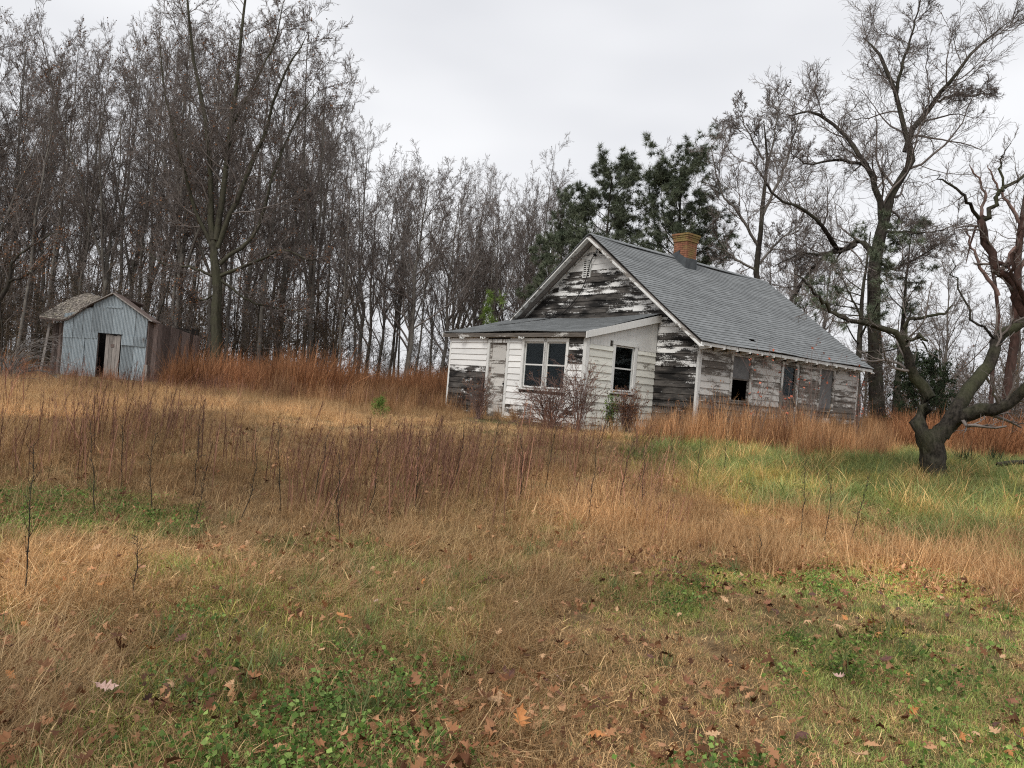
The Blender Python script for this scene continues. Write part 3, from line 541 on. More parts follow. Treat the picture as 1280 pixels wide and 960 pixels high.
def build_woods():
    src = {}; counts = dict(pole=4, fork=2, round=2, thin=3)
    for k, n in counts.items():
        for i in range(n):
            tr, cr, P4 = forest_tree(k); lv = None
            if (k, i) in (('pole', 1), ('fork', 0), ('thin', 1), ('thin', 2), ('pole', 3)): lv = leaf_on(P4, 1100 if k != 'thin' else 380, .085 if k != 'thin' else .075, .1)
            tm, cm = {'pole': ('bark_grey', 'twig'), 'fork': ('bark_grey', 'twig'), 'round': ('bark_grey', 'twig'), 'thin': ('bark_dark', 'twig')}[k]
            src.setdefault(k, []).append(tree_objs({'thin': 'sapling'}.get(k, 'bare_tree'), tr, cr, M[tm], M[cm], (0, 0, -100), lv, M['deadleaf']))
    used = set()
    def put(k, px, Y, H, label, group, cat='tree', wx=1., i=None):
        i = random.randrange(len(src[k])) if i is None else i; o = src[k][i]; b = base_at(px, Y)
        if (k, i) in used: o = copy_tree(o)
        used.add((k, i)); h0 = {'pole': 22, 'fork': 22.5, 'round': 19, 'thin': 10.5}[k]; s = H/h0
        o.location = b; o.rotation_euler = (random.gauss(0, .02), random.gauss(0, .02), random.random()*6.28); o.scale = (s*wx, s*wx, s); tag(o, label, cat, group); return o
    def topY(px, Y, ytop): hz = 486+.079*(px-640); return (hz-ytop)/F*Y+.75
    # big multi-stemmed tree behind the shed
    # dense woods to the left
    def prof(px):
        return np.interp(px, [-260, 0, 60, 100, 150, 200, 300, 370, 420, 450, 480, 520, 620, 700], [-30, 20, 45, 55, 25, 45, 30, 75, 130, 175, 200, 212, 225, 228])
    def wl_label(px, row, k, o):
        leafy = len(o.children) > 2
        where = 'at the far left of the woods' if px < 50 else ('behind the tin shed' if px < 190 else ('behind the mossy tree' if px < 330 else 'at the right end of the dense woods'))
        return ('forked' if k == 'fork' else 'straight')+' bare tree '+('with brown leaves ' if leafy else '')+where+[', front row', ', second row', ', third row', ', deepest row'][row]
    n = 0
    for row, (Y0, cnt) in enumerate([(47, 15), (53, 15), (60, 16), (69, 16)]):
        for j in range(cnt):
            px = -250+(j+random.random())*(700/cnt); Y = Y0+random.uniform(-2.5, 3); yt = prof(px)+random.uniform(-10, 60)+row*6
            k = random.choices(['pole', 'fork'], [.75, .25])[0]; o = put(k, px, Y, topY(px, Y, yt), None, 'trees in the dense left woods', wx=random.uniform(.8, 1.)); o['label'] = wl_label(px, row, k, o); n += 1
    for j in range(26):
        px = 448+j*10.5+random.uniform(-8, 8); Y = random.uniform(54, 72); kk = random.choice(['round', 'round', 'pole', 'fork']); put(kk, px, Y, topY(px, Y, prof(px)+random.uniform(-5, 45)), {'round': 'wide crowned', 'pole': 'straight', 'fork': 'forked'}[kk]+' bare tree left of the house, '+('nearer the woods' if px < 520 else 'above the porch roof' if px < 620 else 'nearer the gable')+(', front' if Y < 62 else ', back'), 'trees in the row left of the house', wx=random.uniform(.7, 1.))
    for j in range(9):
        px = 690+j*42+random.uniform(-14, 14); Y = random.uniform(58, 72); put(random.choice(['round', 'fork']), px, Y, topY(px, Y, random.uniform(215, 300)), 'pale bare tree seen over the grey roof '+('left of the chimney' if px < 850 else 'right of the chimney'), 'trees beyond the house roof', wx=.9)
    for j in range(8):
        px = 1090+j*45+random.uniform(-14, 14); Y = random.uniform(52, 70); put(random.choice(['round', 'fork', 'thin']), px, Y, topY(px, Y, random.uniform(300, 390)), 'low bare tree in the thicket beyond the old orchard tree', 'trees in the right thicket', wx=1.1)
    # deep woods that read as one mass
    cl = []
    for q in range(5):
        P, R = trunk_path(20, 10, .14, .03); P1, R1 = sprout(P, R, 26, .12, .98, .26, (.75, .25), 5, .5, .08, .14, decay=.5, rmin=.03); P2, R2 = sprout(P1, R1, 7, .15, 1, .5, (.65, .25), 3, .6, .05, .18, rmin=.022); P3, R3 = sprout(P2, R2, 5, .15, 1, .6, (.6, .3), 2, .7, .03, .2, rmin=.016)
        V, Q = join([tubes(P, R, 5), tubes(P1, R1, 3), tubes(P2, R2, 3), tubes(P3, R3, 3)]); cl.append((V, Q, rng.random(len(V))))
    n = 70; px = -420+850*rng.random(n)**.9; Yd = 74+38*rng.random(n); xs = rays(px, 470)[:, 0]*Yd; scatter('deep_woods', cl, M['twig'], xs, Yd, (.85+.35*rng.random(n))*np.interp(px, [300, 450], [1.0, .7]), np.ones(n), .02, label='deep bare woods closing the view behind the front trees', cat='woods')
    cl = []
    for q in range(4):
        P, R = trunk_path(5, 7, .03, .06); P1, R1 = sprout(P, R, 22, .05, .98, .34, (.8, .3), 4, .6, .06, .18, decay=.4, rmin=.014); P2, R2 = sprout(P1, R1, 8, .1, 1, .5, (.7, .3), 3, .7, .03, .2, rmin=.010); lf = leaf_on(P2, 130, .07, .1)
        V, Q = join([tubes(P, R, 4), tubes(P1, R1, 3), tubes(P2, R2, 3)]); cl.append(joinb([(V, Q, rng.random(len(V))*.3), lf]))
    n = 420; px = -420+1130*rng.random(n); Yd = np.where(px > 430, 60, 46.5)+24*rng.random(n)**1.2; xs = rays(px, 470)[:, 0]*Yd; th = m_noise('thicket_twig', [(.3, (.075, .057, .04)), (.7, (.17, .13, .09))], s=.4, bs=0, geo=True)
    scatter('woodland_thicket', cl, th, xs, Yd, (.6+.8*rng.random(n))*np.where(px > 430, .95, 1), np.ones(n), .06, label='brown leafless thicket filling the floor of the woods', cat='thicket')
    n = 130; px = 1080+340*rng.random(n); Yd = 36+24*rng.random(n); xs = rays(px, 470)[:, 0]*Yd
    scatter('right_thicket', cl, th, xs, Yd, .45+.45*rng.random(n), np.ones(n), .06, label='low brown brushwood behind the old orchard tree', cat='thicket')
    # understorey
    for j in range(62):
        px = -240+j*11.6+random.uniform(-10, 10); Y = random.uniform(43, 58) if px < 460 else random.uniform(50, 60); put('thin', px, Y, random.uniform(6, 11.5) if px < 430 else random.uniform(3.5, 7), 'thin leafless sapling in the undergrowth '+('left of the shed' if px < 60 else 'behind the shed' if px < 200 else 'right of the shed' if px < 340 else 'below the end of the tall woods' if px < 450 else 'left of the porch roof'), 'saplings along the edge of the woods', 'sapling', 1.15)
    for j in range(17):
        px = 1075+j*19+random.uniform(-8, 8); Y = random.uniform(33, 46); put('thin', px, Y, random.uniform(2.5, 6), 'thin leafless sapling in the thicket right of the house', 'saplings in the right thicket', 'sapling', 1.5)
    # distinct ones
    o = put('round', 505, 50, topY(505, 50, 195), 'broad dark bare tree standing alone midway between shed and house', None, wx=1.25, i=0)
    o = put('fork', 215, 46, topY(215, 46, 25), 'tall forked bare tree rising just right of the shed roof', None, wx=.9, i=1)
build_woods()

def ridge(V, C, K):
    D = V-np.repeat(C, K, 0); k = np.tile(np.arange(K), len(C)); s = np.repeat(np.arange(len(C)), K)
    f = 1+.09*np.sin(k*2*np.pi/K*5+s*.5)+.05*np.sin(k*2*np.pi/K*9-s*.8)+rng.normal(0, .035, len(V)); return np.repeat(C, K, 0)+D*f[:, None]
def hero(name, label, limbs, Y, mats, specs, cat='tree', K=8, loc=None, leaves=None):
    """limbs: list of dict(p=[(px,py,dY)], r=(r0,r1)); built round its own base point"""
    b = base_at(*loc); root = empty(name, b, label=label, cat=cat); tr = []; allP = []; allR = []
    S = 14
    for l in limbs:
        pts = np.array([at(q[0], q[1], Y+(q[2] if len(q) > 2 else 0)) for q in l['p']])-b
        if l.get('base'): pts = np.vstack([[pts[0][0], pts[0][1], -.15], pts])
        P = smoothpath(pts, S+1); wob = rng.normal(0, l.get('j', .03), P.shape); wob[0] = 0; P = P+wob; R = l['r'][1]+(l['r'][0]-l['r'][1])*(1-np.linspace(0, 1, S+1))**l.get('e', 1)
        if l.get('base'): R = R*(1+(.35 if l['base'] == 1 else l['base'])*np.exp(-np.linspace(0, 6, S+1)))
        R = R*np.interp(np.linspace(0, 1, S+1), [0, .72, .9, 1], [1, 1, .78, .3]) if l.get('base') else R*np.interp(np.linspace(0, 1, S+1), [0, .9, 1], [1, 1, .35])
        allP.append(P); allR.append(R)
    A = np.stack(allP); Rr = np.stack(allR)
    nb = sum(1 for l in limbs if l.get('base')) or 1
    V, Q = tubes(A[:nb], Rr[:nb], 24); V = ridge(V, A[:nb].reshape(-1, 3), 24); link('trunk', mesh_np('trunk', V, Q, smooth=True), mats[0], root)
    for i in range(nb, len(limbs)):
        V, Q = tubes(A[i:i+1], Rr[i:i+1], 12); V = ridge(V, A[i], 12); link('limb', mesh_np('limb', V, Q, smooth=True), limbs[i].get('m', mats[1]), root)
    crown = []; Pp, Rp = A[nb-1 if len(limbs) == nb else nb:], Rr[nb-1 if len(limbs) == nb else nb:]; src_ = (Pp, Rp)
    for sp in specs:
        P2, R2 = sprout(*src_, **sp); crown.append(tubes(P2, R2, 4 if sp is specs[0] else 3)); src_ = (P2, R2)
    V, Q = join(crown); link('twigs', mesh_np('twigs', V, Q, smooth=True), mats[2], root)
    if leaves:
        v = leaf_on(src_[0], leaves[0], leaves[1], leaves[3] if len(leaves) > 3 else .08); link('leaves', mesh_np('leaves', *v[:2], bv=v[2]), leaves[2], root, kind='stuff')
    return root

def build_heroes():
    # big spreading bare tree behind the right end of the house
    Y = 36
    hero('large_bare_tree', 'largest dark bare tree, its trunk rising right behind the far end of the house roof', [
        dict(p=[(1097, 520), (1095, 440), (1092, 370), (1098, 310), (1108, 262), (1114, 245)], r=(0.30, 0.235), base=1),
        dict(p=[(1101, 292), (1109, 262), (1120, 232), (1140, 200), (1132, 165), (1118, 110), (1100, 70, 1), (1080, 45, 2)], r=(0.211, 0.048)),
        dict(p=[(1132, 190), (1140, 165), (1165, 130), (1190, 100, -1), (1215, 65, -1), (1262, 28, -1)], r=(0.156, 0.036)),
        dict(p=[(1120, 120), (1128, 80), (1140, 40), (1150, 0)], r=(0.086, 0.024)),
        dict(p=[(1100, 292), (1103, 262), (1092, 225), (1075, 195), (1052, 165, 1), (1015, 140, 1.5), (985, 145, 2)], r=(0.172, 0.040)),
        dict(p=[(1085, 205), (1078, 205), (1045, 200), (1010, 205), (985, 190)], r=(0.094, 0.024)),
        dict(p=[(1095, 330), (1078, 300), (1050, 312), (1030, 285, -1), (1002, 262, -1.5), (970, 245, -2), (940, 200, -2)], r=(0.148, 0.032)),
        dict(p=[(1070, 305), (1040, 318), (1000, 318), (965, 335, 1)], r=(0.094, 0.024)),
        dict(p=[(1045, 312), (1020, 330), (985, 380, 1), (968, 400, 1)], r=(0.101, 0.056)),
        dict(p=[(1100, 330), (1120, 335), (1150, 320, -1), (1185, 300, -2)], r=(0.078, 0.020)),
        dict(p=[(1102, 290), (1130, 290), (1165, 290, 1), (1200, 280, 2)], r=(0.078, 0.020)),
        dict(p=[(1165, 130), (1190, 120), (1220, 120), (1240, 110)], r=(0.062, 0.016)),
    ], Y, (M['bark_dark'], M['bark_dark'], M['twig']), [
        dict(n=15, t0=.12, t1=1, ratio=.40, ang=(.8, .25), S=7, rr=.40, up=.08, jit=.22, rmin=.022),
        dict(n=8, t0=.10, t1=1, ratio=.60, ang=(.75, .25), S=5, rr=.45, up=.05, jit=.20, rmin=.013),
        dict(n=7, t0=.10, t1=1, ratio=.55, ang=(.7, .3), S=4, rr=.5, up=.05, jit=.22, rmin=.009),
        dict(n=4, t0=.15, t1=1, ratio=.8, ang=(.65, .3), S=2, rr=.6, up=.03, jit=.2, rmin=.0062)], loc=(1097, 36))
    # second bare tree over the roof
    hero('spreading_bare_tree', 'bare spreading tree over the house roof, just right of the brick chimney', [
        dict(p=[(946, 500), (948, 400), (946, 340), (952, 280), (958, 210), (955, 150)], r=(0.234, 0.064), base=1),
        dict(p=[(950, 310), (925, 270), (900, 235), (888, 180)], r=(0.094, 0.024)), dict(p=[(953, 270), (975, 225), (990, 180), (1000, 140)], r=(0.094, 0.024)),
        dict(p=[(948, 340), (915, 320), (890, 290)], r=(0.078, 0.024)), dict(p=[(955, 200), (935, 165), (920, 130)], r=(0.062, 0.016)),
        dict(p=[(950, 330), (975, 300), (1005, 280)], r=(0.078, 0.024)), dict(p=[(957, 220), (968, 170), (975, 120)], r=(0.062, 0.016)),
    ], 44, (M['bark_dark'], M['bark_grey'], M['twig']), [
        dict(n=12, t0=.12, t1=1, ratio=.5, ang=(.7, .25), S=6, rr=.42, up=.07, jit=.18, rmin=.02),
        dict(n=8, t0=.15, t1=1, ratio=.5, ang=(.6, .25), S=4, rr=.5, up=.06, jit=.18, rmin=.015),
        dict(n=7, t0=.15, t1=1, ratio=.5, ang=(.6, .25), S=3, rr=.5, up=.05, jit=.2, rmin=.011),
        dict(n=4, t0=.15, t1=1, ratio=.7, ang=(.6, .25), S=2, rr=.6, up=.04, jit=.2, rmin=.009)], loc=(946, 44))
    # mossy multi-stem giant behind shed
    hero('mossy_multi_stem_tree', 'tall green mossed tree with many upright stems and low spreading limbs, right of the shed', [
        dict(p=[(270, 450), (270, 410), (272, 360), (268, 320), (265, 290)], r=(0.30, 0.20), base=1),
        dict(p=[(266, 300), (262, 230), (258, 160), (245, 90, 1), (235, 20, 1), (230, -40, 1)], r=(0.172, 0.040)),
        dict(p=[(270, 300), (280, 230), (288, 160), (296, 90), (305, 10), (310, -50)], r=(0.172, 0.040)),
        dict(p=[(272, 310), (300, 240), (330, 170), (352, 100, -1), (385, 40, -1)], r=(0.148, 0.032)),
        dict(p=[(266, 310), (240, 250), (222, 180, -1), (205, 110, -1), (200, 40, -1)], r=(0.125, 0.024)),
        dict(p=[(275, 330), (320, 290), (340, 220), (370, 150, 1), (400, 110, 1)], r=(0.117, 0.024)),
        dict(p=[(288, 160), (320, 100), (345, 50), (355, 0)], r=(0.078, 0.024)),
        dict(p=[(275, 345), (300, 335), (330, 322), (355, 312), (385, 325), (400, 322)], r=(0.101, 0.024)),
        dict(p=[(275, 350), (310, 375), (345, 385), (385, 390)], r=(0.078, 0.020)),
        dict(p=[(266, 345), (240, 335), (205, 330), (170, 300)], r=(0.078, 0.020)),
        dict(p=[(268, 370), (245, 375), (225, 355, -1)], r=(0.062, 0.016)),
    ], 43, (M['bark_moss'], M['bark_moss'], M['twig']), [
        dict(n=18, t0=.10, t1=1, ratio=.30, ang=(.75, .25), S=7, rr=.36, up=.08, jit=.18, rmin=.018),
        dict(n=8, t0=.15, t1=1, ratio=.48, ang=(.6, .25), S=4, rr=.5, up=.06, jit=.18, rmin=.013),
        dict(n=6, t0=.15, t1=1, ratio=.5, ang=(.6, .25), S=3, rr=.5, up=.05, jit=.2, rmin=.010),
        dict(n=4, t0=.15, t1=1, ratio=.7, ang=(.6, .25), S=2, rr=.6, up=.04, jit=.2, rmin=.008)], loc=(270, 43), leaves=(1900, .085, M['deadleaf']))
    # dark limb at left frame
    hero('leaning_dark_tree', 'dark crooked limbed tree entering at the left edge beside the shed', [
        dict(p=[(-60, 470), (-45, 430), (-20, 400), (0, 372)], r=(0.172, 0.136), base=1),
        dict(p=[(0, 374), (12, 350), (18, 325), (45, 305), (70, 290)], r=(0.101, 0.024)), dict(p=[(12, 352), (30, 345), (50, 332), (62, 318)], r=(0.062, 0.016)),
        dict(p=[(-10, 385), (-30, 330), (-10, 270), (-30, 220)], r=(0.101, 0.024)),
    ], 36, (M['bark_dark'], M['bark_dark'], M['twig']), [
        dict(n=8, t0=.15, t1=1, ratio=.4, ang=(.7, .2), S=5, rr=.4, up=.05, jit=.2, rmin=.014),
        dict(n=6, t0=.15, t1=1, ratio=.5, ang=(.6, .25), S=4, rr=.5, up=.04, jit=.2, rmin=.009),
        dict(n=5, t0=.15, t1=1, ratio=.5, ang=(.6, .25), S=3, rr=.5, up=.03, jit=.2, rmin=.006)], loc=(-60, 36), leaves=(700, .07, M['deadleaf']))
    # old gnarled orchard tree
    hero('old_orchard_tree', 'gnarled old orchard tree with thick leaning trunk standing in the green grass at right', [
        dict(p=[(1169, 606), (1168, 580), (1164, 556), (1160, 538)], r=(.185, .19), base=.12, j=.01),
        dict(e=1.7, p=[(1165, 566), (1150, 534), (1160, 500), (1152, 480), (1137, 458), (1132, 430), (1112, 414), (1075, 404), (1045, 396, -.3)], r=(.155, 0.041), j=.02),
        dict(p=[(1062, 402), (1035, 385), (1015, 362, -.2), (995, 340, -.3)], r=(0.038, 0.011)),
        dict(p=[(1128, 428), (1140, 400), (1170, 395), (1195, 378, .3)], r=(0.038, 0.016)),
        dict(p=[(1133, 425), (1150, 422, -.4), (1160, 440, -.5)], r=(0.029, 0.010)),
        dict(e=1.5, p=[(1163, 564), (1184, 534), (1222, 514, -.4), (1262, 504, -.6), (1285, 480, -.8), (1310, 455, -1)], r=(.165, 0.066), j=.02),
        dict(e=1.2, p=[(1176, 545), (1199, 505), (1218, 478, .3), (1236, 455, .5), (1243, 432, .6), (1262, 412, .7), (1290, 395, .8)], r=(0.130, 0.082), j=.02),
        dict(p=[(1285, 400, .8), (1272, 378, .8), (1268, 358, .8), (1244, 338, .8), (1238, 312, .8), (1226, 282, .8), (1228, 270, .8)], r=(0.084, 0.061), m=M['bark_red'], j=.02),
        dict(p=[(1228, 275, .8), (1246, 252, .8), (1252, 236, .8), (1275, 225, .8), (1300, 205, .8)], r=(0.046, 0.021)),
        dict(p=[(1226, 276, .8), (1210, 255, .6), (1198, 238, .5), (1180, 226, .4), (1168, 222, .4)], r=(0.034, 0.010)),
        dict(p=[(1283, 385, .8), (1268, 345, .5), (1270, 300, .4), (1290, 262, .3)], r=(0.050, 0.016), m=M['bark_red']),
        dict(p=[(1240, 330, .8), (1262, 330, .8), (1256, 340, .7)], r=(0.042, 0.016), m=M['bark_red']),
        dict(p=[(1246, 425, .6), (1220, 400, .6), (1195, 345, .6), (1190, 320, .6)], r=(0.025, 0.008)),
        dict(p=[(1132, 440), (1134, 415), (1135, 385, .1), (1120, 360, .2)], r=(0.024, 0.007)),
        dict(p=[(1075, 404), (1064, 370), (1052, 345, .2), (1040, 330, .3)], r=(0.018, 0.007)),
        dict(p=[(1258, 235, .8), (1250, 205, .9), (1262, 180, 1)], r=(0.025, 0.008)),
    ], 13.2, (M['bark_apple'], M['bark_apple'], M['twig']), [
        dict(n=8, t0=.25, t1=1, ratio=.40, ang=(.9, .3), S=6, rr=.34, up=.10, jit=.24, rmin=.006),
        dict(n=5, t0=.15, t1=1, ratio=.5, ang=(.7, .3), S=4, rr=.55, up=.06, jit=.22, rmin=.004),
        dict(n=5, t0=.15, t1=1, ratio=.55, ang=(.7, .3), S=3, rr=.55, up=.04, jit=.22, rmin=.0028)], loc=(1169, 13.2))
    # reddish trunks at right
    for px, r, lab, top, bend in ((1262, .19, 'thick reddish vine covered trunk at the right edge behind the orchard tree', 200, 14), (1240, .09, 'thinner reddish trunk just left of the thick vine covered one at the right', 330, -16)):
        hero('reddish_tree', lab, [dict(p=[(px-8, 540), (px, 470), (px+8, 380), (px+bend, 280), (px+bend*2, top)], r=(r, r*.5), base=1),
            dict(p=[(px+8, 370), (px-20, 320), (px-35, 280)], r=(.08, .02)), dict(p=[(px+10, 340), (px+40, 290), (px+50, 240)], r=(.08, .02)), dict(p=[(px+bend, 280), (px-10, 240), (px-30, 205)], r=(.07, .02))],
            29, (M['bark_red'], M['twig_red'], M['twig']), [dict(n=9, t0=.1, t1=1, ratio=.45, ang=(.7, .3), S=5, rr=.4, up=.05, jit=.2, rmin=.01), dict(n=6, t0=.1, t1=1, ratio=.5, ang=(.6, .3), S=4, rr=.5, up=.04, jit=.2, rmin=.006), dict(n=5, t0=.1, t1=1, ratio=.5, ang=(.6, .3), S=3, rr=.5, up=.04, jit=.2, rmin=.004)], loc=(px-8, 29))
    def T(px, Y, ytop): return (486+.079*(px-640)-ytop)/F*Y+.8
    # pines behind the house
    pine('pine_tree', T(742, 50, 188)-1.6, .26, .46, 3.6, base_at(738, 50), 'dark green pine directly above the gable peak, left of its taller neighbour', 58, ndl=22, ln=.34, w=.026, sub=9, up=.12, decay=.3)
    pine('pine_tree', T(828, 47, 172)-1.8, .28, .50, 3.6, base_at(826, 47), 'tallest dark green pine, rising between the gable peak and the chimney', 58, ndl=22, ln=.34, w=.026, sub=9, up=.12, decay=.3)
    pine('pine_tree', T(712, 53, 235)-1, .22, .30, 3.2, base_at(710, 53), 'dark green pine filling the space left of the taller pair', 34, ndl=22, ln=.32, w=.028, sub=8, up=.12, decay=.3)
    pine('pine_tree', T(680, 44, 300), .2, .30, 3.4, base_at(688, 44), 'low dark green pine showing left of the gable peak', 36, ndl=22, ln=.3, w=.03, sub=8, up=.1)
    pine('pine_tree', T(1062, 33, 285), .2, .35, 3.6, base_at(1066, 33), 'ragged pine with sparse boughs beyond the far end of the house', 18, ndl=18, ln=.28, w=.022, sub=5)
    pine('pine_tree', T(1112, 37.5, 285), .2, .45, 3.0, base_at(1116, 37.5), 'sparse pine behind the trunk of the largest bare tree', 13, ndl=18, ln=.28, w=.022, sub=5)
    pine('pine_sapling', T(606, 30, 376), .05, .45, .95, base_at(606, 30), 'bright yellow green young pine poking up behind the porch roof', 13, mat='needle_light', ln=.22, w=.012, ndl=12, sub=3, up=.7, decay=.2)
    pine('pine_seedling', .42, .010, .1, .2, base_at(473, 17.5), 'small bright green pine seedling alone in the orange grass', 14, mat='needle_light', ln=.11, w=.006, ndl=8, sub=2, up=.3)
    # dark cedar
    b = base_at(1150, 33); root = empty('cedar_bush', b, label='round dark cedar bush between the house end and the orchard tree', cat='bush')
    P, R = trunk_path(3.6, 8, .1, .02); P1, R1 = sprout(P, R, 50, .05, .97, .58, (1.0, .25), 5, .3, .08, .12, decay=.55); P2, R2 = sprout(P1, R1, 8, .2, 1, .4, (.6, .25), 3, .5, .08, .15)
    V, Q = join([tubes(P, R, 6), tubes(P1, R1, 3), tubes(P2, R2, 3)]); link('branches', mesh_np('branches', V, Q), M['bark_dark'], root)
    V, T_, B = pine_tufts(P2, R2, 4, 9, .16, .03, .2); link('foliage', mesh_np('foliage', V, None, T_, B), M['cedar'], root, kind='stuff')
build_heroes()

# ------------------------------------------------------------------ farmhouse
def build_house():
    Z0 = .55; root = empty('farmhouse', (HP[0], HP[1], Z0), -HA, label='abandoned white clapboard farmhouse with peeling paint, grey shingle roof and lean-to front porch room', cat='house')
    off = (0, 0, Z0); R = random.Random(3)
    def pbox(name, mat, *b, wear=.3, tone=None, parent=root):
        o = MB().box(*b).build(name, M[mat], parent, off); o['wear'] = wear; o['tone'] = R.random() if tone is None else tone; return o
    XL, XR, YG, YB = -6.72, 1.48, 2.8, 11.8; RX, RZ, SL = -2.62, 6.50, .734
    def plank(face, pos, a0, a1, z0, z1, mat, wear, a0t=None, a1t=None, name='clapboard', th=.034, drop=0.):
        a0t = a0 if a0t is None else a0t; a1t = a1 if a1t is None else a1t; tt = .012
        jit = R.uniform(-.004, .004); th += R.uniform(0, .008); dz = [R.uniform(-.006, .006)+drop*(1 if R.random() < .5 else 0) for _ in range(2)]
        if face == 'F': P = lambda a, o, z: (a, pos-o, z)
        else: P = lambda a, o, z: (pos+o, a, z)
        p = [P(a0, th+jit, z0+dz[0]), P(a1, th+jit, z0+dz[1]), P(a1, 0, z0+dz[1]), P(a0, 0, z0+dz[0]), P(a0t, tt, z1), P(a1t, tt, z1), P(a1t, 0, z1), P(a0t, 0, z1)]
        o = MB().hexa(p).build(name, M[mat], root, off); o['wear'] = max(0, min(1, wear+R.gauss(0, .09))); o['tone'] = R.random(); return o
    def rows(face, pos, z0, z1, ex, segs, mat, wearf, splits=0., clip=None):
        """segs: function z -> list of (a0,a1) intervals; clip(z)->(lo,hi)"""
        z = z0
        while z < z1-.03:
            zt = min(z+ex, z1)
            for a0, a1 in segs(z+.5*ex):
                cuts = [a0]
                while splits and a1-cuts[-1] > 2.2 and R.random() < splits: cuts.append(min(cuts[-1]+R.uniform(1.0, 2.6), a1-.4))
                cuts.append(a1)
                for u, v in zip(cuts[:-1], cuts[1:]):
                    ub, vb, ut, vt = u, v, u, v
                    if clip:
                        lo, hi = clip(z); lo2, hi2 = clip(zt); ub, vb = max(u, lo), min(v, hi); ut, vt = max(u, lo2), min(v, hi2)
                        ut = min(ut, vb-.01); 
                        if vb-ub < .05: continue
                        ut = max(ut, ub); vt = max(min(vt, vb), ut+.01)
                    plank(face, pos, ub+.004, vb-.004, z, zt+.012, mat, wearf(.5*(u+v), z), ut+.004, vt-.004)
            z += ex
    def holes(lo, hi, hs):
        def f(z):
            L_ = [(lo, hi)]
            for a0, a1, z0, z1 in hs:
                if z0 <= z <= z1:
                    N_ = []
                    for u, v in L_:
                        if a1 <= u or a0 >= v: N_.append((u, v))
                        else:
                            if a0 > u+.03: N_.append((u, a0))
                            if a1 < v-.03: N_.append((a1, v))
                    L_ = N_
            return L_
        return f
    # backing walls (boards behind the siding), in rectangles round the openings
    def backing(face, pos, lo, hi, z0, z1, hs):
        m = MB(); zs = sorted({z0, z1, *[h[2] for h in hs if z0 < h[2] < z1], *[h[3] for h in hs if z0 < h[3] < z1]})
        for za, zb in zip(zs[:-1], zs[1:]):
            for u, v in holes(lo, hi, hs)((za+zb)/2):
                if face == 'F': m.box(u, v, pos+.002, pos+.09, za, zb)
                else: m.box(pos-.09, pos-.002, u, v, za, zb)
        return m
    PW = [(-2.44, -1.59, 1.68, 2.97), (-1.51, -.73, 1.68, 2.97)]; PD = (-4.02, -3.20, .75, 2.93); SW = (1.08, 1.87, 1.76, 3.0)
    G1 = (4.36, 5.26, 1.74, 3.02); GD = (7.02, 7.82, .85, 2.98); G3 = (9.26, 10.10, 1.72, 3.02)
    m = backing('F', 0, -6.05, 0, .6, 3.12, PW+[PD]); m.build('porch_wall', M['sheath'], root, off)
    m = backing('S', 0, .1, 2.79, .6, 3.10, [SW]); m.hexa([(-.09, .1, 3.1), (-.002, .1, 3.1), (-.002, 2.79, 3.1), (-.09, 2.79, 3.1), (-.09, .1, 3.14), (-.002, .1, 3.14), (-.002, 2.79, 3.85), (-.09, 2.79, 3.85)]); m.build('porch_wall', M['sheath'], root, off)
    MB().box(-6.04, -5.96, .1, 2.79, .6, 3.12).build('porch_wall', M['sheath'], root, off)
    g = MB().box(XL, XR, YG+.002, YG+.1, .6, 3.42); g.hexa([(XL, YG+.002, 3.42), (XR, YG+.002, 3.42), (XR, YG+.1, 3.42), (XL, YG+.1, 3.42), (RX-.02, YG+.002, 6.36), (RX+.02, YG+.002, 6.36), (RX+.02, YG+.1, 6.36), (RX-.02, YG+.1, 6.36)]); g.build('gable_wall', M['sheath'], root, off)
    g = MB().box(XL, XR, YB-.1, YB, .6, 3.42); g.hexa([(XL, YB-.1, 3.42), (XR, YB-.1, 3.42), (XR, YB, 3.42), (XL, YB, 3.42), (RX-.02, YB-.1, 6.36), (RX+.02, YB-.1, 6.36), (RX+.02, YB, 6.36), (RX-.02, YB, 6.36)]); g.build('gable_wall', M['sheath'], root, off)
    backing('S', XR, YG+.1, YB-.1, .6, 3.42, [G1, GD, G3]).build('side_wall', M['sheath'], root, off)
    MB().box(XL, XL+.1, YG+.1, YB-.1, .6, 3.42).build('side_wall', M['sheath'], root, off)
    MB().box(-1.2, -1.1, 3.0, 11.6, .9, 3.9).build('partition_wall', M['dark_int'], root, off); MB().box(XL+.12, XR-.12, YG+.12, YB-.12, .78, .85).box(-5.9, -.1, .12, 2.78, .78, .85).build('floor', M['dark_int'], root, off)
    # siding
    c = .10
    hsF = [(PW[0][0]-c, PW[1][1]+c, PW[0][2]-.1, 3.1), (PD[0]-c-.02, PD[1]+c, .0, 3.1)]
    def wF(a, z):
        if a < -4.1: return .95 if z < 2.0 else (.6 if z < 2.16 else .04)
        if a > -.75 and 2.25 < z < 3.0: return .72
        if z < 1.0: return .55
        return .02
    rows('F', 0, .62, 3.08, .178, holes(-6.0, -.075, hsF), 'paint', wF, .12)
    rows('S', 0, .62, 2.93, .2, holes(.075, 2.78, [(SW[0]-c, SW[1]+c, SW[2]-.1, SW[3]+.1)]), 'paint_yellow', lambda a, z: .22 if z > 1.4 else .36)
    # upright beaded boards over the side window
    y = .1
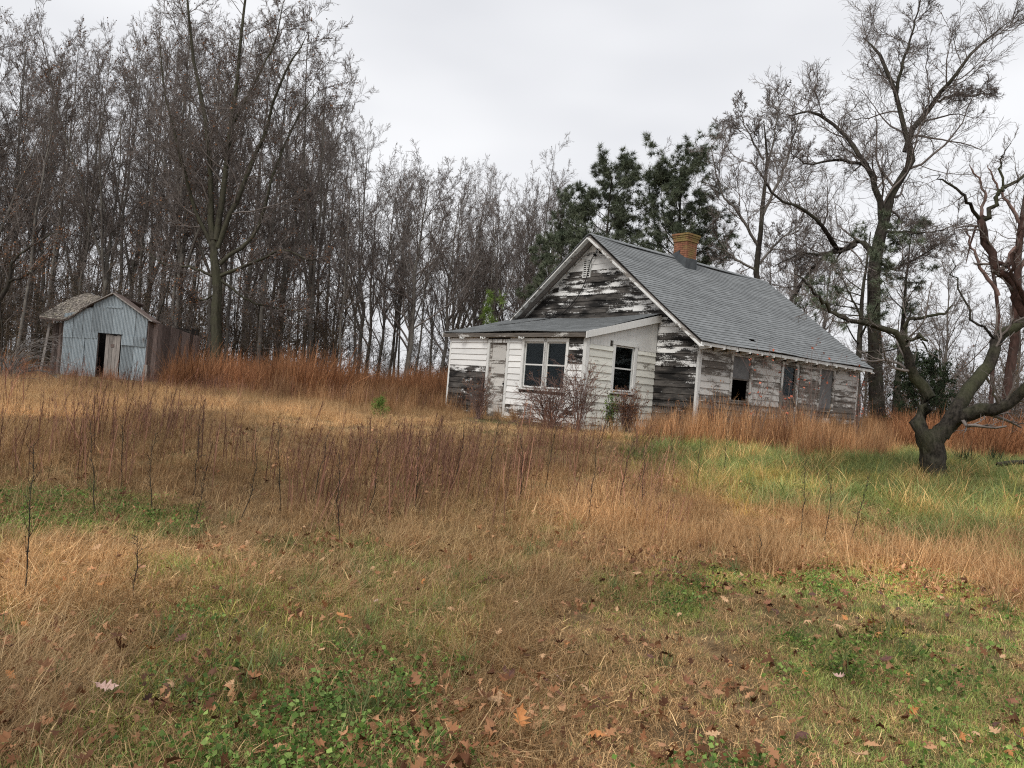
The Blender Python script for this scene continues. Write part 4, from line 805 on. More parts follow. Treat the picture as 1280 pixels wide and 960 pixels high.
    while y < 2.7:
        y1 = min(y+.128, 2.78); zb = 2.935 if (y1 < SW[0]-c or y > SW[1]+c) else SW[3]+.1
        o = MB().hexa([(0, y+.002, zb), (.022, y+.002, zb), (.022, y1-.002, zb), (0, y1-.002, zb), (0, y+.002, 3.12+.262*y), (.022, y+.002, 3.12+.262*y), (.022, y1-.002, 3.12+.262*y1), (0, y1-.002, 3.12+.262*y1)]).build('beaded_board', M['trim'], root, off); o['wear'] = .05; o['tone'] = R.random()*.5+.5; y = y1
    def wG(a, z):
        if a > 0 and z < 3.6: return .97 if z < 2.45 else (.86 if z < 2.8 else .62)
        if z > 5.45: return .36
        if z > 5.05: return .58+.2*(a > -4 and a < -1.6)
        if z > 4.7: return .74-.2*(a > -1.2)
        return .9-.25*(a > -.6)
    clip = lambda z: (max(XL, RX-(RZ-.11-z)/SL+.03), min(XR-.0, RX+(RZ-.11-z)/SL-.03))
    rows('F', YG, .70, 3.95, .187, lambda z: [(.035, XR-.04)], 'paint', wG, 0, clip)
    rows('F', YG, 3.95, 6.33, .19, holes(XL, XR, [(-3.16, -2.80, 5.28, 5.84)]), 'paint', wG, .75, clip)
    hsS = [(G1[0]-c, G1[1]+c, G1[2]-.12, G1[3]+.1), (GD[0]-c-.05, GD[1]+c+.08, 0, GD[3]+.1), (G3[0]-c, G3[1]+c, G3[2]-.1, G3[3]+.1)]
    rows('S', XR, .92, 3.40, .187, holes(YG+.09, YB-.05, hsS), 'paint_grey', lambda a, z: .62+.14*(z < 1.7)+.1*math.sin(a*1.7), .5)
    o = pbox('skirt_board', 'paint_grey', XR, XR+.05, YG+.05, YB-.02, .68, .91, wear=.5)
    pbox('corner_board', 'trim', -.09, .03, -.036, -.001, .62, 3.08, wear=.18); pbox('corner_board', 'trim', .001, .036, 0, .075, .62, 3.08, wear=.12); pbox('corner_board', 'trim', -6.08, -6.0, -.03, .08, .62, 3.08, wear=.25)
    pbox('corner_board', 'trim', XR-.035, XR+.036, YG-.036, YG-.001, .7, 3.44, wear=.5); pbox('corner_board', 'trim', XR+.001, XR+.036, YG, YG+.09, .7, 3.42, wear=.45); pbox('corner_board', 'trim', XR+.001, XR+.036, YB-.05, YB+.03, .7, 3.42, wear=.4)
    pbox('frieze_board', 'paint_grey', -6.05, -.02, -.03, -.002, 3.082, 3.20, wear=.6)
    # windows
    def window(face, pos, a0, a1, z0, z1, wear=.15, screen=False, mull=True, broken=False, casing=True, mat='trim'):
        def bx(m, u, v, o0, o1, za, zb):
            if face == 'F': m.box(u, v, pos-o1, pos-o0, za, zb)
            else: m.box(pos+o0, pos+o1, u, v, za, zb)
            return m
        m = MB(); w = .095
        bx(m, a0-w, a0, -.05, .042, z0-.02, z1+.002); bx(m, a1, a1+w, -.05, .042, z0-.02, z1+.002); bx(m, a0-w-.01, a1+w+.01, -.05, .05, z1+.002, z1+w)
        f = m.build('window', M[mat], root, off); f['wear'] = wear; f['tone'] = .8
        o = bx(MB(), a0-w-.03, a1+w+.03, -.05, .085, z0-.07, z0-.022).build('sill', M[mat], f, off); o['wear'] = wear+.2; o['tone'] = .6
        zm = (z0+z1)/2; s = .045; q = MB()
        bx(q, a0+.003, a0+s, -.045, -.012, z0-.018, z1); bx(q, a1-s, a1-.003, -.045, -.012, z0-.018, z1); bx(q, a0+s, a1-s, -.045, -.012, z0-.018, z0+s); bx(q, a0+s, a1-s, -.045, -.012, z1-s, z1); bx(q, a0+s, a1-s, -.05, -.008, zm-.02, zm+.02)
        o = q.build('sash', M[mat], f, off); o['wear'] = wear+.15; o['tone'] = .5
        for za, zb in ((z0+s, zm-.02), (zm+.02, z1-s)):
            if broken and za < zm: continue
            bx(MB(), a0+s, a1-s, -.034, -.028, za, zb).build('pane', M['glass'], f, off)
        if screen:
            za = zm+.02 if broken else z0+s
            bx(MB(), a0+.02, a1-.02, -.006, -.003, za, z1-.01).build('insect_screen', M['screen'], f, off)
        return f
    for w_ in PW: window('F', 0, *w_, wear=.1)
    window('S', 0, *SW, wear=.08); window('S', XR, *G1, wear=.5, screen=True, broken=True, mat='paint_grey'); window('S', XR, *G3, wear=.55, screen=True, mat='paint_grey')
    # torn curtain rag in the broken window
    # porch door
    def door(face, pos, a0, a1, z0, z1, glass, wear):
        P = (lambda m, u, v, o0, o1, za, zb: m.box(u, v, pos-o1, pos-o0, za, zb)) if face == 'F' else (lambda m, u, v, o0, o1, za, zb: m.box(pos+o0, pos+o1, u, v, za, zb))
        m = MB(); w = .10; P(m, a0-w, a0, -.05, .042, z0-.1, z1); P(m, a1, a1+w, -.05, .042, z0-.1, z1); P(m, a0-w-.01, a1+w+.01, -.05, .05, z1+.002, z1+w)
        f = m.build('door_frame', M['trim'], root, off); f['wear'] = wear-.15; f['tone'] = .4
        d = MB(); s = .09; P(d, a0+.004, a0+s, -.04, -.004, z0, z1-.003); P(d, a1-s, a1-.012, -.04, -.004, z0, z1-.003)
        zz = [z0, z0+.42, z0+.85, z0+1.22, z0+1.62, z1] if not glass else [z0, z0+.55, z0+1.15, z1]
        for k, zq in enumerate(zz): P(d, a0+s, a1-s, -.04, -.004, max(z0, zq-.05), min(z1-.003, zq+.05))
        dd = d.build('door', M['paint_grey'], root, off); dd['wear'] = wear+.15; dd['tone'] = .3; dd['label'] = 'grey peeling door with recessed panels' if not glass else 'weathered side door with a glass upper light'
        for k, (za, zb) in enumerate(zip(zz[:-1], zz[1:])):
            gl = glass and k == len(zz)-2; o = P(MB(), a0+s, a1-s, -.03, -.020, za+.05, zb-.05).build('pane' if gl else 'door_panel', M['glass' if gl else 'paint_grey'], dd, off); o['wear'] = wear-.15*(k > 2); o['tone'] = R.random()
        o = P(MB(), a1-.075, a1-.035, .0, .05, z0+.95, z0+1.0).build('door_knob', M['black'], dd, off)
    door('F', 0, *PD, False, .5); door('S', XR, *GD, True, .8)
    # gable vent with louvres
    v = MB(); x0, x1, z0, z1 = -3.15, -2.81, 5.29, 5.83; y = YG
    v.box(x0, x0+.035, y-.05, y, z0, z1).box(x1-.035, x1, y-.05, y, z0, z1).box(x0, x1, y-.052, y, z1, z1+.035).box(x0, x1, y-.052, y, z0-.035, z0).box((x0+x1)/2-.012, (x0+x1)/2+.012, y-.056, y-.03, z0, z1)
    MB().box(x0+.02, x1-.02, y-.036, y-.004, z0, z1).build('vent_shade_panel', M['dark_int'], root, off)  # dark panel painted as the shade behind the louvres
    vo = v.build('gable_vent', M['trim'], root, off); vo['wear'] = .35; vo['tone'] = .6
    for k in range(8):
        z = z0+.04+k*.066; o = MB().hexa([(x0+.035, y-.045, z), (x1-.035, y-.045, z), (x1-.035, y-.037, z+.02), (x0+.035, y-.037, z+.02), (x0+.035, y-.045, z+.026), (x1-.035, y-.045, z+.026), (x1-.035, y-.037, z+.034), (x0+.035, y-.037, z+.034)]).build('louvre', M['trim'], vo, off); o['wear'] = .4; o['tone'] = R.random()
    # roofs
    def slope(A, U, Wv, ex, tabw, mat, name, thick=.045, lift=.007):
        A, U, Wv = map(np.array, (A, U, Wv)); A = A.astype(float); ul = np.linalg.norm(U); wl = np.linalg.norm(Wv); u = U/ul; w = Wv/wl; n = np.cross(u, w); n = n if n[2] > 0 else -n
        dk = MB(); A_ = A-n*.045; a = A_-n*thick; dk.hexa([tuple(p) for p in (a, a+U, a+U+Wv, a+Wv, A_, A_+U, A_+U+Wv, A_+Wv)]); deck = dk.build(name, M['greywood'], root, off)
        m = MB(); k = 0; t = -.02
        while t < wl-.02:
            s = -R.uniform(0, tabw); te = min(t+ex*1.08, wl); dip = 0
            while s < ul:
                s0 = max(s, -.02); s1 = min(s+tabw-.008, ul+.02); r1 = R.uniform(0, .006)
                if s1-s0 > .02 and R.random() > .0007:
                    bvv = min(1, max(0, R.gauss(.5, .2)+.12*math.sin(k*.9))); l = lift+r1; tj = t+R.uniform(-.008, .004)
                    def pt(ss, tt, h):
                        sag = -.05*math.sin(math.pi*min(max(ss/ul, 0), 1))*(tt/wl)-.02*math.sin(ss*1.3+tt); return A+u*ss+w*tt+n*(h+(sag if thick > 0 else 0)+.035)
                    m.hexa([pt(s0, tj, 0), pt(s1, tj, 0), pt(s1, te, -.004), pt(s0, te, -.004), pt(s0, tj, l+.008), pt(s1, tj, l+.008), pt(s1, te, .002), pt(s0, te, .002)], bvv)
                s += tabw
            t += ex; k += 1
        m.build('shingles', M[mat], deck, off, kind='stuff'); return deck
    ez = RZ-SL*(1.83-RX); yb0, yb1 = 2.40, 12.12
    slope((1.83, yb0, ez), (0, yb1-yb0, 0), (RX-1.83, 0, RZ-ez), .135, .30, 'shingle', 'roof'); xl = 2*RX-1.83
    slope((xl, yb1, ez), (0, yb0-yb1, 0), (RX-xl, 0, RZ-ez), .135, .30, 'shingle', 'roof')
    slope((-6.32, -.14, 3.215), (6.42, 0, 0), (0, 2.93, .785), .135, .30, 'shingle', 'porch_roof', .04)
    rc = MB(); k = yb0
    while k < yb1-.05: rc.hexa([(RX-.13, k, RZ-.045), (RX, k, RZ+.03), (RX, k+.29, RZ+.03), (RX-.13, k+.29, RZ-.045), (RX-.13, k, RZ-.02), (RX, k, RZ+.062), (RX, k+.29, RZ+.055), (RX-.13, k+.29, RZ-.03)], R.random()).hexa([(RX, k, RZ+.03), (RX+.13, k, RZ-.045), (RX+.13, k+.29, RZ-.045), (RX, k+.29, RZ+.03), (RX, k, RZ+.062), (RX+.13, k, RZ-.02), (RX+.13, k+.29, RZ-.03), (RX, k+.29, RZ+.055)], R.random()); k += .30
    rc.build('ridge_cap', M['shingle'], root, off, kind='stuff')
    for sgn in (1, -1):
        xe = RX+sgn*(1.86-RX); o = MB().bar((RX+.0*sgn, yb0-.012, RZ-.115), (xe, yb0-.012, RZ-.115-SL*abs(xe-RX)), .035, .17, (0, 1, 0)).build('rake_board', M['trim'], root, off)
        o = bpy.context.scene.objects[o.name]; o['wear'] = .45; o['tone'] = .6
        o = MB().bar((RX, YG-.03, RZ-.17), (RX+sgn*(XR-RX), YG-.03, RZ-.17-SL*(XR-RX)), .03, .13, (0, 1, 0)).build('rake_trim', M['trim'], root, off); o['wear'] = .5; o['tone'] = .4
        o = MB().bar((RX, yb1+.01, RZ-.115), (xe, yb1+.01, RZ-.115-SL*abs(xe-RX)), .035, .17, (0, 1, 0)).build('rake_board', M['trim'], root, off); o['wear'] = .5; o['tone'] = .4
    pbox('soffit_board', 'paint_grey', XR+.04, 1.80, YG-.3, YB+.3, 3.205, 3.222, wear=.5)
    pbox('eave_trim', 'trim', 1.80, 1.835, yb0, yb1, 3.14, 3.225, wear=.3)
    y = 2.75
    while y < 12:
        o = MB().hexa([(XR+.05, y, 3.05), (1.86, y, 3.105), (1.86, y+.05, 3.105), (XR+.05, y+.05, 3.05), (XR+.05, y, 3.2), (1.86, y, 3.165), (1.86, y+.05, 3.165), (XR+.05, y+.05, 3.2)]).build('rafter_tail', M['trim'], root, off); o['wear'] = .15; o['tone'] = 1; y += .62
    pbox('porch_fascia', 'paint_grey', -6.3, .08, -.165, -.142, 3.09, 3.20, wear=.85, tone=.2)
    pbox('porch_soffit', 'paint_grey', -6.28, .05, -.138, -.04, 3.12, 3.135, wear=.8, tone=.2)
    o = MB().hexa([(.105, -.17, 3.06), (.135, -.17, 3.06), (.135, 2.83, 3.82), (.105, 2.83, 3.82), (.105, -.17, 3.235), (.135, -.17, 3.235), (.135, 2.83, 4.02), (.105, 2.83, 4.02)]).build('porch_rake_board', M['trim'], root, off); o['wear'] = .08; o['tone'] = .9
    o = MB().hexa([(-6.34, -.17, 3.08), (-6.32, -.17, 3.08), (-6.32, 2.7, 3.85), (-6.34, 2.7, 3.85), (-6.34, -.17, 3.22), (-6.32, -.17, 3.22), (-6.32, 2.7, 3.98), (-6.34, 2.7, 3.98)]).build('porch_rake_board', M['trim'], root, off); o['wear'] = .4; o['tone'] = .5
    for x in (-5.25, -4.2, -2.42):
        P = smoothpath([(x-.12, -.17, 3.10), (x-.08, -.19, 3.03), (x, -.19, 3.07), (x+.03, -.2, 3.0), (x+.10, -.17, 3.08)], 9); V, Q = tubes(P[None], np.full((1, 9), .022), 5)
        link('gutter_hook', mesh_np('gutter_hook', V-np.array(off), Q), M['trim'], root)['wear'] = .0
    # chimney, brick by brick
    cx, cy, s = -2.34, 6.75, .55; core = MB().box(cx-s/2+.012, cx+s/2-.012, cy-s/2+.012, cy+s/2-.012, 5.9, 7.26).box(cx-s/2-.02, cx+s/2+.02, cy-s/2-.02, cy+s/2+.02, 7.10, 7.27).build('chimney', M['mortar'], root, off)
    core['label'] = 'orange brick chimney with a corbelled mossy top'; bk = MB(); zz = 6.05; c_i = 0
    while zz < 7.29:
        g_ = {0: 0}.get(0); top = 7.30-zz; ex = .075 if top < .14 else (.05 if top < .21 else (.03 if top < .3 else 0)); h = s/2+ex; nb = 3; bl = 2*h/nb; o_ = (c_i % 2)*bl/2
        for side in range(4):
            q = -h-o_
            while q < h-.01:
                q0, q1 = max(q, -h)+.005, min(q+bl, h)-.005
                if q1-q0 > .03:
                    d0, d1 = h-.09, h+R.uniform(-.003, .004); bvv = min(1, max(0, (.35+.5*(ex > 0)+.35*(side == 1)+R.uniform(-.25, .25))))
                    x0, x1, y0, y1 = {0: (q0, q1, -d1, -d0), 1: (d0, d1, q0, q1), 2: (q0, q1, d0, d1), 3: (-d1, -d0, q0, q1)}[side]
                    if side in (1, 3): y0, y1 = max(y0, -d0+.004), min(y1, d0-.004)
                    if y1-y0 > .02: bk.box(cx+x0, cx+x1, cy+y0, cy+y1, zz, zz+.058, bvv)
                q += bl
        zz += .069; c_i += 1
    bk.build('brick', M['brick'], core, off, kind='stuff')
    MB().box(cx-.2, cx+.2, cy-.2, cy+.2, 7.272, 7.28).build('flue', M['black'], core, off)
    hf = s/2+.02; MB().hexa([(cx+.0, cy-hf-.01, 6.2), (cx+hf, cy-hf-.01, 5.95), (cx+hf, cy+hf, 5.95), (cx, cy+hf, 6.2), (cx+.0, cy-hf-.01, 6.60), (cx+hf+.01, cy-hf-.01, 6.42), (cx+hf+.01, cy+hf, 6.45), (cx, cy+hf, 6.6)]).hexa([(cx-hf, cy-hf-.01, 6.1), (cx, cy-hf-.01, 6.1), (cx, cy+hf, 6.1), (cx-hf, cy+hf, 6.1), (cx-hf, cy-hf-.01, 6.60), (cx, cy-hf-.01, 6.72), (cx, cy+hf, 6.6), (cx-hf, cy+hf, 6.55)]).build('flashing', M['lead'], root, off)
    # cable from the gable peak to the porch roof, with insulators
    P = smoothpath([(RX+.10, YG-.12, 6.10), (RX+.06, YG-.11, 5.98), (RX-.12, YG-.13, 5.75), (RX-.30, YG-.10, 5.2), (RX-.55, YG-.09, 4.75), (RX-.95, YG-.10, 4.35), (RX-1.4, YG-.18, 4.04), (RX-1.9, YG-.9, 3.80), (RX-2.4, YG-1.5, 3.64), (RX-2.9, YG-1.5, 3.62)], 40); V, Q = tubes(P[None], np.full((1, 40), .014), 5)
    link('cable', mesh_np('cable', V-np.array(off), Q), M['black'], root)
    for dx, dz in ((.10, 6.10), (.22, 5.98), (-.02, 5.92)):
        P = np.array([(RX+dx, YG-.02, dz), (RX+dx, YG-.09, dz+.01), (RX+dx, YG-.13, dz+.03)])[None]; V, Q = tubes(P, np.array([[.03, .045, .03]]), 7); link('insulator', mesh_np('insulator', V-np.array(off), Q), M['black'], root)
    # dark plate painted as the shade of a gap in the gable siding and a displaced board, dark discs painted as the shade in drilled spots on the corner siding
    MB().hexa([(-4.55, YG-.052, 4.82), (-4.2, YG-.052, 4.86), (-4.2, YG-.048, 4.86), (-4.55, YG-.048, 4.82), (-4.42, YG-.052, 4.90), (-4.2, YG-.052, 5.02), (-4.2, YG-.048, 5.02), (-4.42, YG-.048, 4.90)]).build('hole', M['dark_int'], root, off)
    for x in (.28, .72, 1.2):
        P = np.array([(x, YG-.02, 2.58), (x, YG-.055, 2.58)])[None]; V, Q = tubes(P, np.array([[.032, .032]]), 8); V2 = V.reshape(-1, 3); me = mesh_np('drilled_hole_shade', np.vstack([V2, [[x, YG-.056, 2.58]]])-np.array(off), Q, np.array([[8+i, 8+(i+1) % 8, 16] for i in range(8)])); link('drilled_hole_shade', me, M['dark_int'], root)
    # planks lying along the side of the house
    e3 = lambda a, b_, z: HE*a+HD*b_+np.array([HP[0], HP[1], z])
    for lab, (a, b0, b1, dz) in (('long pale weathered plank lying low along the side wall in the orange grass', (2.05, 3.1, 6.6, .42)), ('second pale plank lying along the side wall, nearer the far end', (2.1, 7.9, 11.2, .36))):
        p0, p1 = e3(a, b0, .72+dz*.6), e3(a+.05, b1, .72+dz*.5); m = MB().bar(tuple(p0), tuple(p1), .14, .035); o = m.build('fallen_plank', M['greywood'], None, (0, 0, 0), label=lab, cat='plank')
build_house()

# ------------------------------------------------------------------ tin shed
def build_shed():
    Y = 38.; R = random.Random(5); q = lambda px, py, Y=Y: at(px, py, Y); b0 = q(130, 470); Zg = gz(b0[0], b0[1]); O = (b0[0], Y, Zg)
    root = empty('tin_shed', O, label='old gable shed with grey corrugated metal front and rotten shingled roof', cat='shed'); off = O
    PX = [79, 98, 98.5, 114, 114.5, 125, 142, 184]; PY = [391.5, 389.5, 385, 384.5, 377.5, 373, 368, 400]
    def top(px): return np.interp(px, PX, PY)
    def X(px, py=425): return float(q(px, py)[0])
    def Zt(px, py): return float(q(px, py)[2])
    def sheet(p0, p1, t0f, z0, tone, out=0., name='metal_sheet'):
        """corrugated sheet between columns p0,p1; t0f(px)->top z"""
        n = max(8, int((p1-p0)*2.4)); xs = np.linspace(X(p0), X(p1), n); ps = np.linspace(p0, p1, n); w = np.where(np.arange(n) % 4 < 2, .0, .035); yy = Y-.03-w-out
        V = []; 
        for x, y, p in zip(xs, yy, ps): V += [(x-O[0], y-O[1], z0-O[2]), (x-O[0], y-O[1], t0f(p)-O[2])]
        m = len(V); V += [(v[0], v[1]+.008, v[2]) for v in V]; Q = []
        for i in range(n-1): Q += [(2*i, 2*i+2, 2*i+3, 2*i+1), (m+2*i, m+2*i+1, m+2*i+3, m+2*i+2), (2*i, m+2*i, m+2*i+2, 2*i+2), (2*i+1, 2*i+3, m+2*i+3, m+2*i+1)]
        me = mesh_np(name, V, np.array(Q)); me.polygons.foreach_set('use_smooth', np.zeros(len(me.polygons), bool)); o = link(name, me, M['tin'], root); o['tone'] = tone; return o
    seam = lambda p: Zt(p, 421.5+.035*(p-79)); dtop = Zt(137, 417)
    low = [(79, 92), (92, 107), (107, 123), (152.5, 168), (168, 184)]
    for a, b in low: sheet(a+.1, b-.1, lambda p: seam(p)+.05, Zg-.2, R.random(), R.uniform(0, .008))
    for a, b in [(79, 91), (91, 103), (103, 114.3), (114.6, 126), (126, 140), (140, 154), (154, 169), (169, 184)]:
        zb = seam(.5*(a+b)) if (b <= 123.5 or a >= 152) else dtop
        if a == 114.6: zb = max(dtop, seam(120))
        sheet(a+.1, b-.1, lambda p: Zt(p, top(p)), zb, R.random(), .028+R.uniform(0, .008))
    sheet(114.6, 122.8, lambda p: dtop, seam(118), .4, .03); sheet(153, 168, lambda p: seam(p)-.12+.3, seam(160)-.30, .9, .062); sheet(168.2, 183, lambda p: seam(p)+.16, seam(176)-.34, .2, .062)
    sheet(131, 151, lambda p: Zt(p, 383), Zt(141, 384.5)-.02, .8, .065)
    # dark frame behind
    xr, xl = X(184), X(79); m = MB()
    L_ = lambda x, y, z: (x-O[0], y-O[1], z-O[2])
    def bx(m, x0, x1, y0, y1, z0, z1, bv=.5): return m.box(x0-O[0], x1-O[0], y0-O[1], y1-O[1], z0-O[2], z1-O[2], bv)
    def hx(m, P, bv=.5): return m.hexa([L_(*p) for p in P], bv)
    zl, zr, zp = Zt(79, 392), Zt(184, 400), Zt(142, 367.5)
    for x in (xl+.05, X(122.5)-.04, X(152.5)+.04, xr-.05): bx(m, x-.05, x+.05, Y, Y+.1, Zg-.2, zl-.1 if x < X(140) else zr-.1)
    bx(m, X(122.5), X(152.5), Y, Y+.1, dtop, dtop+.1); m.build('frame', M['barn'], root)
    YE = 44.0; m = MB(); bx(m, xl, xr, YE, YE+.08, Zg-.2, zr); bx(m, xl, xl+.08, Y+.1, YE, Zg-.2, zl-.1); bx(m, X(135), X(135)+.05, Y+1.8, YE, Zg-.2, zr); m.build('back_wall', M['dark_int'], root)
    # leaning door, half open
    n = 4; xa, xb = X(132), X(150.5)
    dj = empty('door', (0, 0, 0)); dj.parent = root; dj['label'] = 'pale weathered board door standing half open'
    for k in range(n):
        x0 = xa+(xb-xa)*k/n; x1 = xa+(xb-xa)*(k+1)/n-.012; bx(MB(), x0, x1, Y+.02, Y+.05, Zg-.1, dtop-.04-R.uniform(0, .05), R.random()).build('board', M['greywood'], dj)
    bx(MB(), X(139), X(143), Y+.0, Y+.018, dtop-.66, dtop-.5).build('latch_plate', M['barn'], dj)
    # right side wall of upright boards, sagging away
    nb = 13; yE = 44.3; xw = xr+.02
    for k in range(nb):
        y0 = Y+.02+(yE-Y)*k/nb; y1 = Y+.02+(yE-Y)*(k+1)/nb-.025; f0 = (y0-Y)/(yE-Y)
        def zt(y): 
            px = np.interp(y, [Y, yE], [184, 238]); return float(at(px, np.interp(px, [184, 190, 238], [401, 402, 420]), y)[2])
        o_ = R.uniform(0, .03); bt = Zg-.1; jag = R.uniform(-.04, .02)
        hx(MB(), [(xw-.02, y0, bt), (xw+o_, y0, bt), (xw+o_, y1, bt), (xw-.02, y1, bt), (xw-.02, y0, zt(y0)+jag), (xw+o_, y0, zt(y0)+jag), (xw+o_, y1, zt(y1)+jag), (xw-.02, y1, zt(y1)+jag)], R.random()).build('wall_board', M['barn_side'], root)
    bx(MB(), xr-.1, xr+.05, Y-.02, Y+.0, Zg-.1, zr-.12, .7).build('corner_post', M['barn'], root); bx(MB(), xr-.02, xr+.16, Y-.14, Y-.06, Zg-.1, Zt(184, 456), .7).build('white_scrap_board', M['greywood'], root)
    # left bay boards
    for k in range(6):
        a = 57+k*3.8; x0, x1 = X(a), X(a+3.6); bx(MB(), x0, x1, Y+.5+R.uniform(0, .04), Y+.55, Zg-.2, Zt(a, 404-R.uniform(0, 3)), R.random()).build('bay_board', M['barn'], root)
    bx(MB(), X(79)-.06, X(79)+.02, Y-.02, Y+.5, Zg-.2, zl-.1, .1).build('corner_post', M['barn'], root)
    p0, p1 = q(62.5, 403, Y+.3), q(51, 463, Y-.1); MB().bar(L_(*p0), L_(*p1), .12, .03).build('loose_board', M['greywood'], root)
    # roof : rake boards, slabs, rotten shingles
    rk = [q(101, 385, Y-.16), q(142, 365.5, Y-.16), q(191, 401, Y-.16)]
    for a, b in zip(rk[:-1], rk[1:]): MB().bar(L_(*(a-[0, 0, .04])), L_(*(b-[0, 0, .04])), .04, .19, (0, 1, 0), .9).build('rake_board', M['greywood'], root)
    def slab(name, a, b, c, d, th=.07):
        P = [np.array(v, float) for v in (a, b, c, d)]; lo = [p-[0, 0, th] for p in P]; return hx(MB(), lo+P).build(name, M['barn'], root)
    back = lambda p, dz=0: (p[0], YE+.3, p[2]+dz)
    b2 = lambda p, d, dz: (p[0], p[1]+d, p[2]+dz)
    slab('roof', rk[2], b2(rk[2], .9, -.05), b2(rk[1], .9, -.05), rk[1]); slab('roof', (rk[1][0], rk[1][1], rk[1][2]-.01), b2(rk[1], 3.2, -.25), b2(rk[0], 3.2, -.25), rk[0]); slab('fallen_roof', (xr-.3, Y+1.2, zr-.8), (xr-.3, YE, zr-1.3), (X(142), YE, zr-.6), (X(142), Y+1.2, zr-.1))
    A, B, C, D = q(49, 396, Y-.2), q(103, 385.5, Y-.5), q(109, 368, Y+3.6), q(88, 372.5, Y+3.6)
    A = q(49, 396, Y-.2); Bq = q(80, 399, Y-.2); Cq = q(126, 371.5, Y-.18); Dq = q(108, 367, Y+3.6); Eq = q(90, 373, Y+3.4)
    # ruled sagging patch: lower/front edge A->Bq->Cq, upper/back edge A'->Eq->Dq
    lowe = smoothpath([A, Bq, q(102, 387, Y-.18), Cq], 30); upe = smoothpath([q(53, 393, Y+.8), q(72, 382, Y+2.4), Eq, Dq], 30)
    slabm = MB()
    for i in range(29):
        a, b, c, d = lowe[i], lowe[i+1], upe[i+1], upe[i]; slabm.hexa([L_(*(p-[0, 0, .07])) for p in (a, b, c, d)]+[L_(*p) for p in (a, b, c, d)], .3)
    rf = slabm.build('sagging_roof', M['barn'], root); m = MB()
    for i in range(29):
        for j in range(14):
            if R.random() < .07: continue
            def pt(u, v): 
                ii = min(max(u, 0), 28.999); k = int(ii); f = ii-k; lo = lowe[k]*(1-f)+lowe[k+1]*f; up = upe[k]*(1-f)+upe[k+1]*f; return lo*(1-v)+up*v
            u0 = i+R.uniform(-.1, .1); u1 = u0+.95; v0 = j/14-.02*R.random(); v1 = (j+1.05)/14; h = .02+R.uniform(0, .07); h2 = .02+R.uniform(0, .03)
            ps = [pt(u0, v0), pt(u1, v0), pt(u1, v1), pt(u0, v1)]; m.hexa([L_(*(p+[0, 0, .005])) for p in ps]+[L_(*(ps[0]+[0, 0, h])), L_(*(ps[1]+[0, 0, h+R.uniform(-.02, .02)])), L_(*(ps[2]+[0, 0, h2])), L_(*(ps[3]+[0, 0, h2]))], R.random())
    m.build('rotten_shingles', M['moss_shingle'], rf, kind='stuff')
build_shed()

# ------------------------------------------------------------------ shrubs, saplings, weeds, leaves
def stems(name, label, cat, px, Y, n, H, spread, mats, specs, droop=.0, r=.01, leaves=None, S=8, lean=(0, 0), group=None, z0=0):
    b = base_at(px, Y); root = empty(name, b, label=label, cat=cat, group=group); base = np.stack([rng.normal(0, .06, n), rng.normal(0, .06, n), np.full(n, -.05+z0)], -1); A = rng.random(n)*6.28
    th = np.abs(rng.normal(0, spread, n)); d = np.stack([np.sin(th)*np.cos(A)+lean[0], np.sin(th)*np.sin(A)+lean[1], np.cos(th)], -1); Ln = H*(.6+.45*rng.random(n)); Q = [base]
    for s in range(S):
        Q.append(Q[-1]+d*(Ln/S)[:, None]); d = d+rng.normal(0, .05, d.shape)+np.array([0, 0, -droop])+np.stack([np.cos(A), np.sin(A), 0*A], -1)*droop*.5; d /= np.linalg.norm(d, axis=1, keepdims=True)
    P = np.stack(Q, 1); Rr = r*np.linspace(1, .3, S+1)[None].repeat(n, 0); V, Q_ = tubes(P, Rr, 4); link('stems', mesh_np('stems', V, Q_), mats[0], root); cur = (P, Rr); cr_ = []
    for sp in specs: cur = sprout(*cur, **sp); cr_.append(tubes(*cur, 3))
    if cr_: V, Q_ = join(cr_); link('twigs', mesh_np('twigs', V, Q_), mats[1], root)
    if leaves: v = leaf_on(cur[0], leaves[0], leaves[1], leaves[3] if len(leaves) > 3 else .02); link('leaves', mesh_np('leaves', *v[:2], bv=v[2]), leaves[2], root, kind='stuff')
    return root
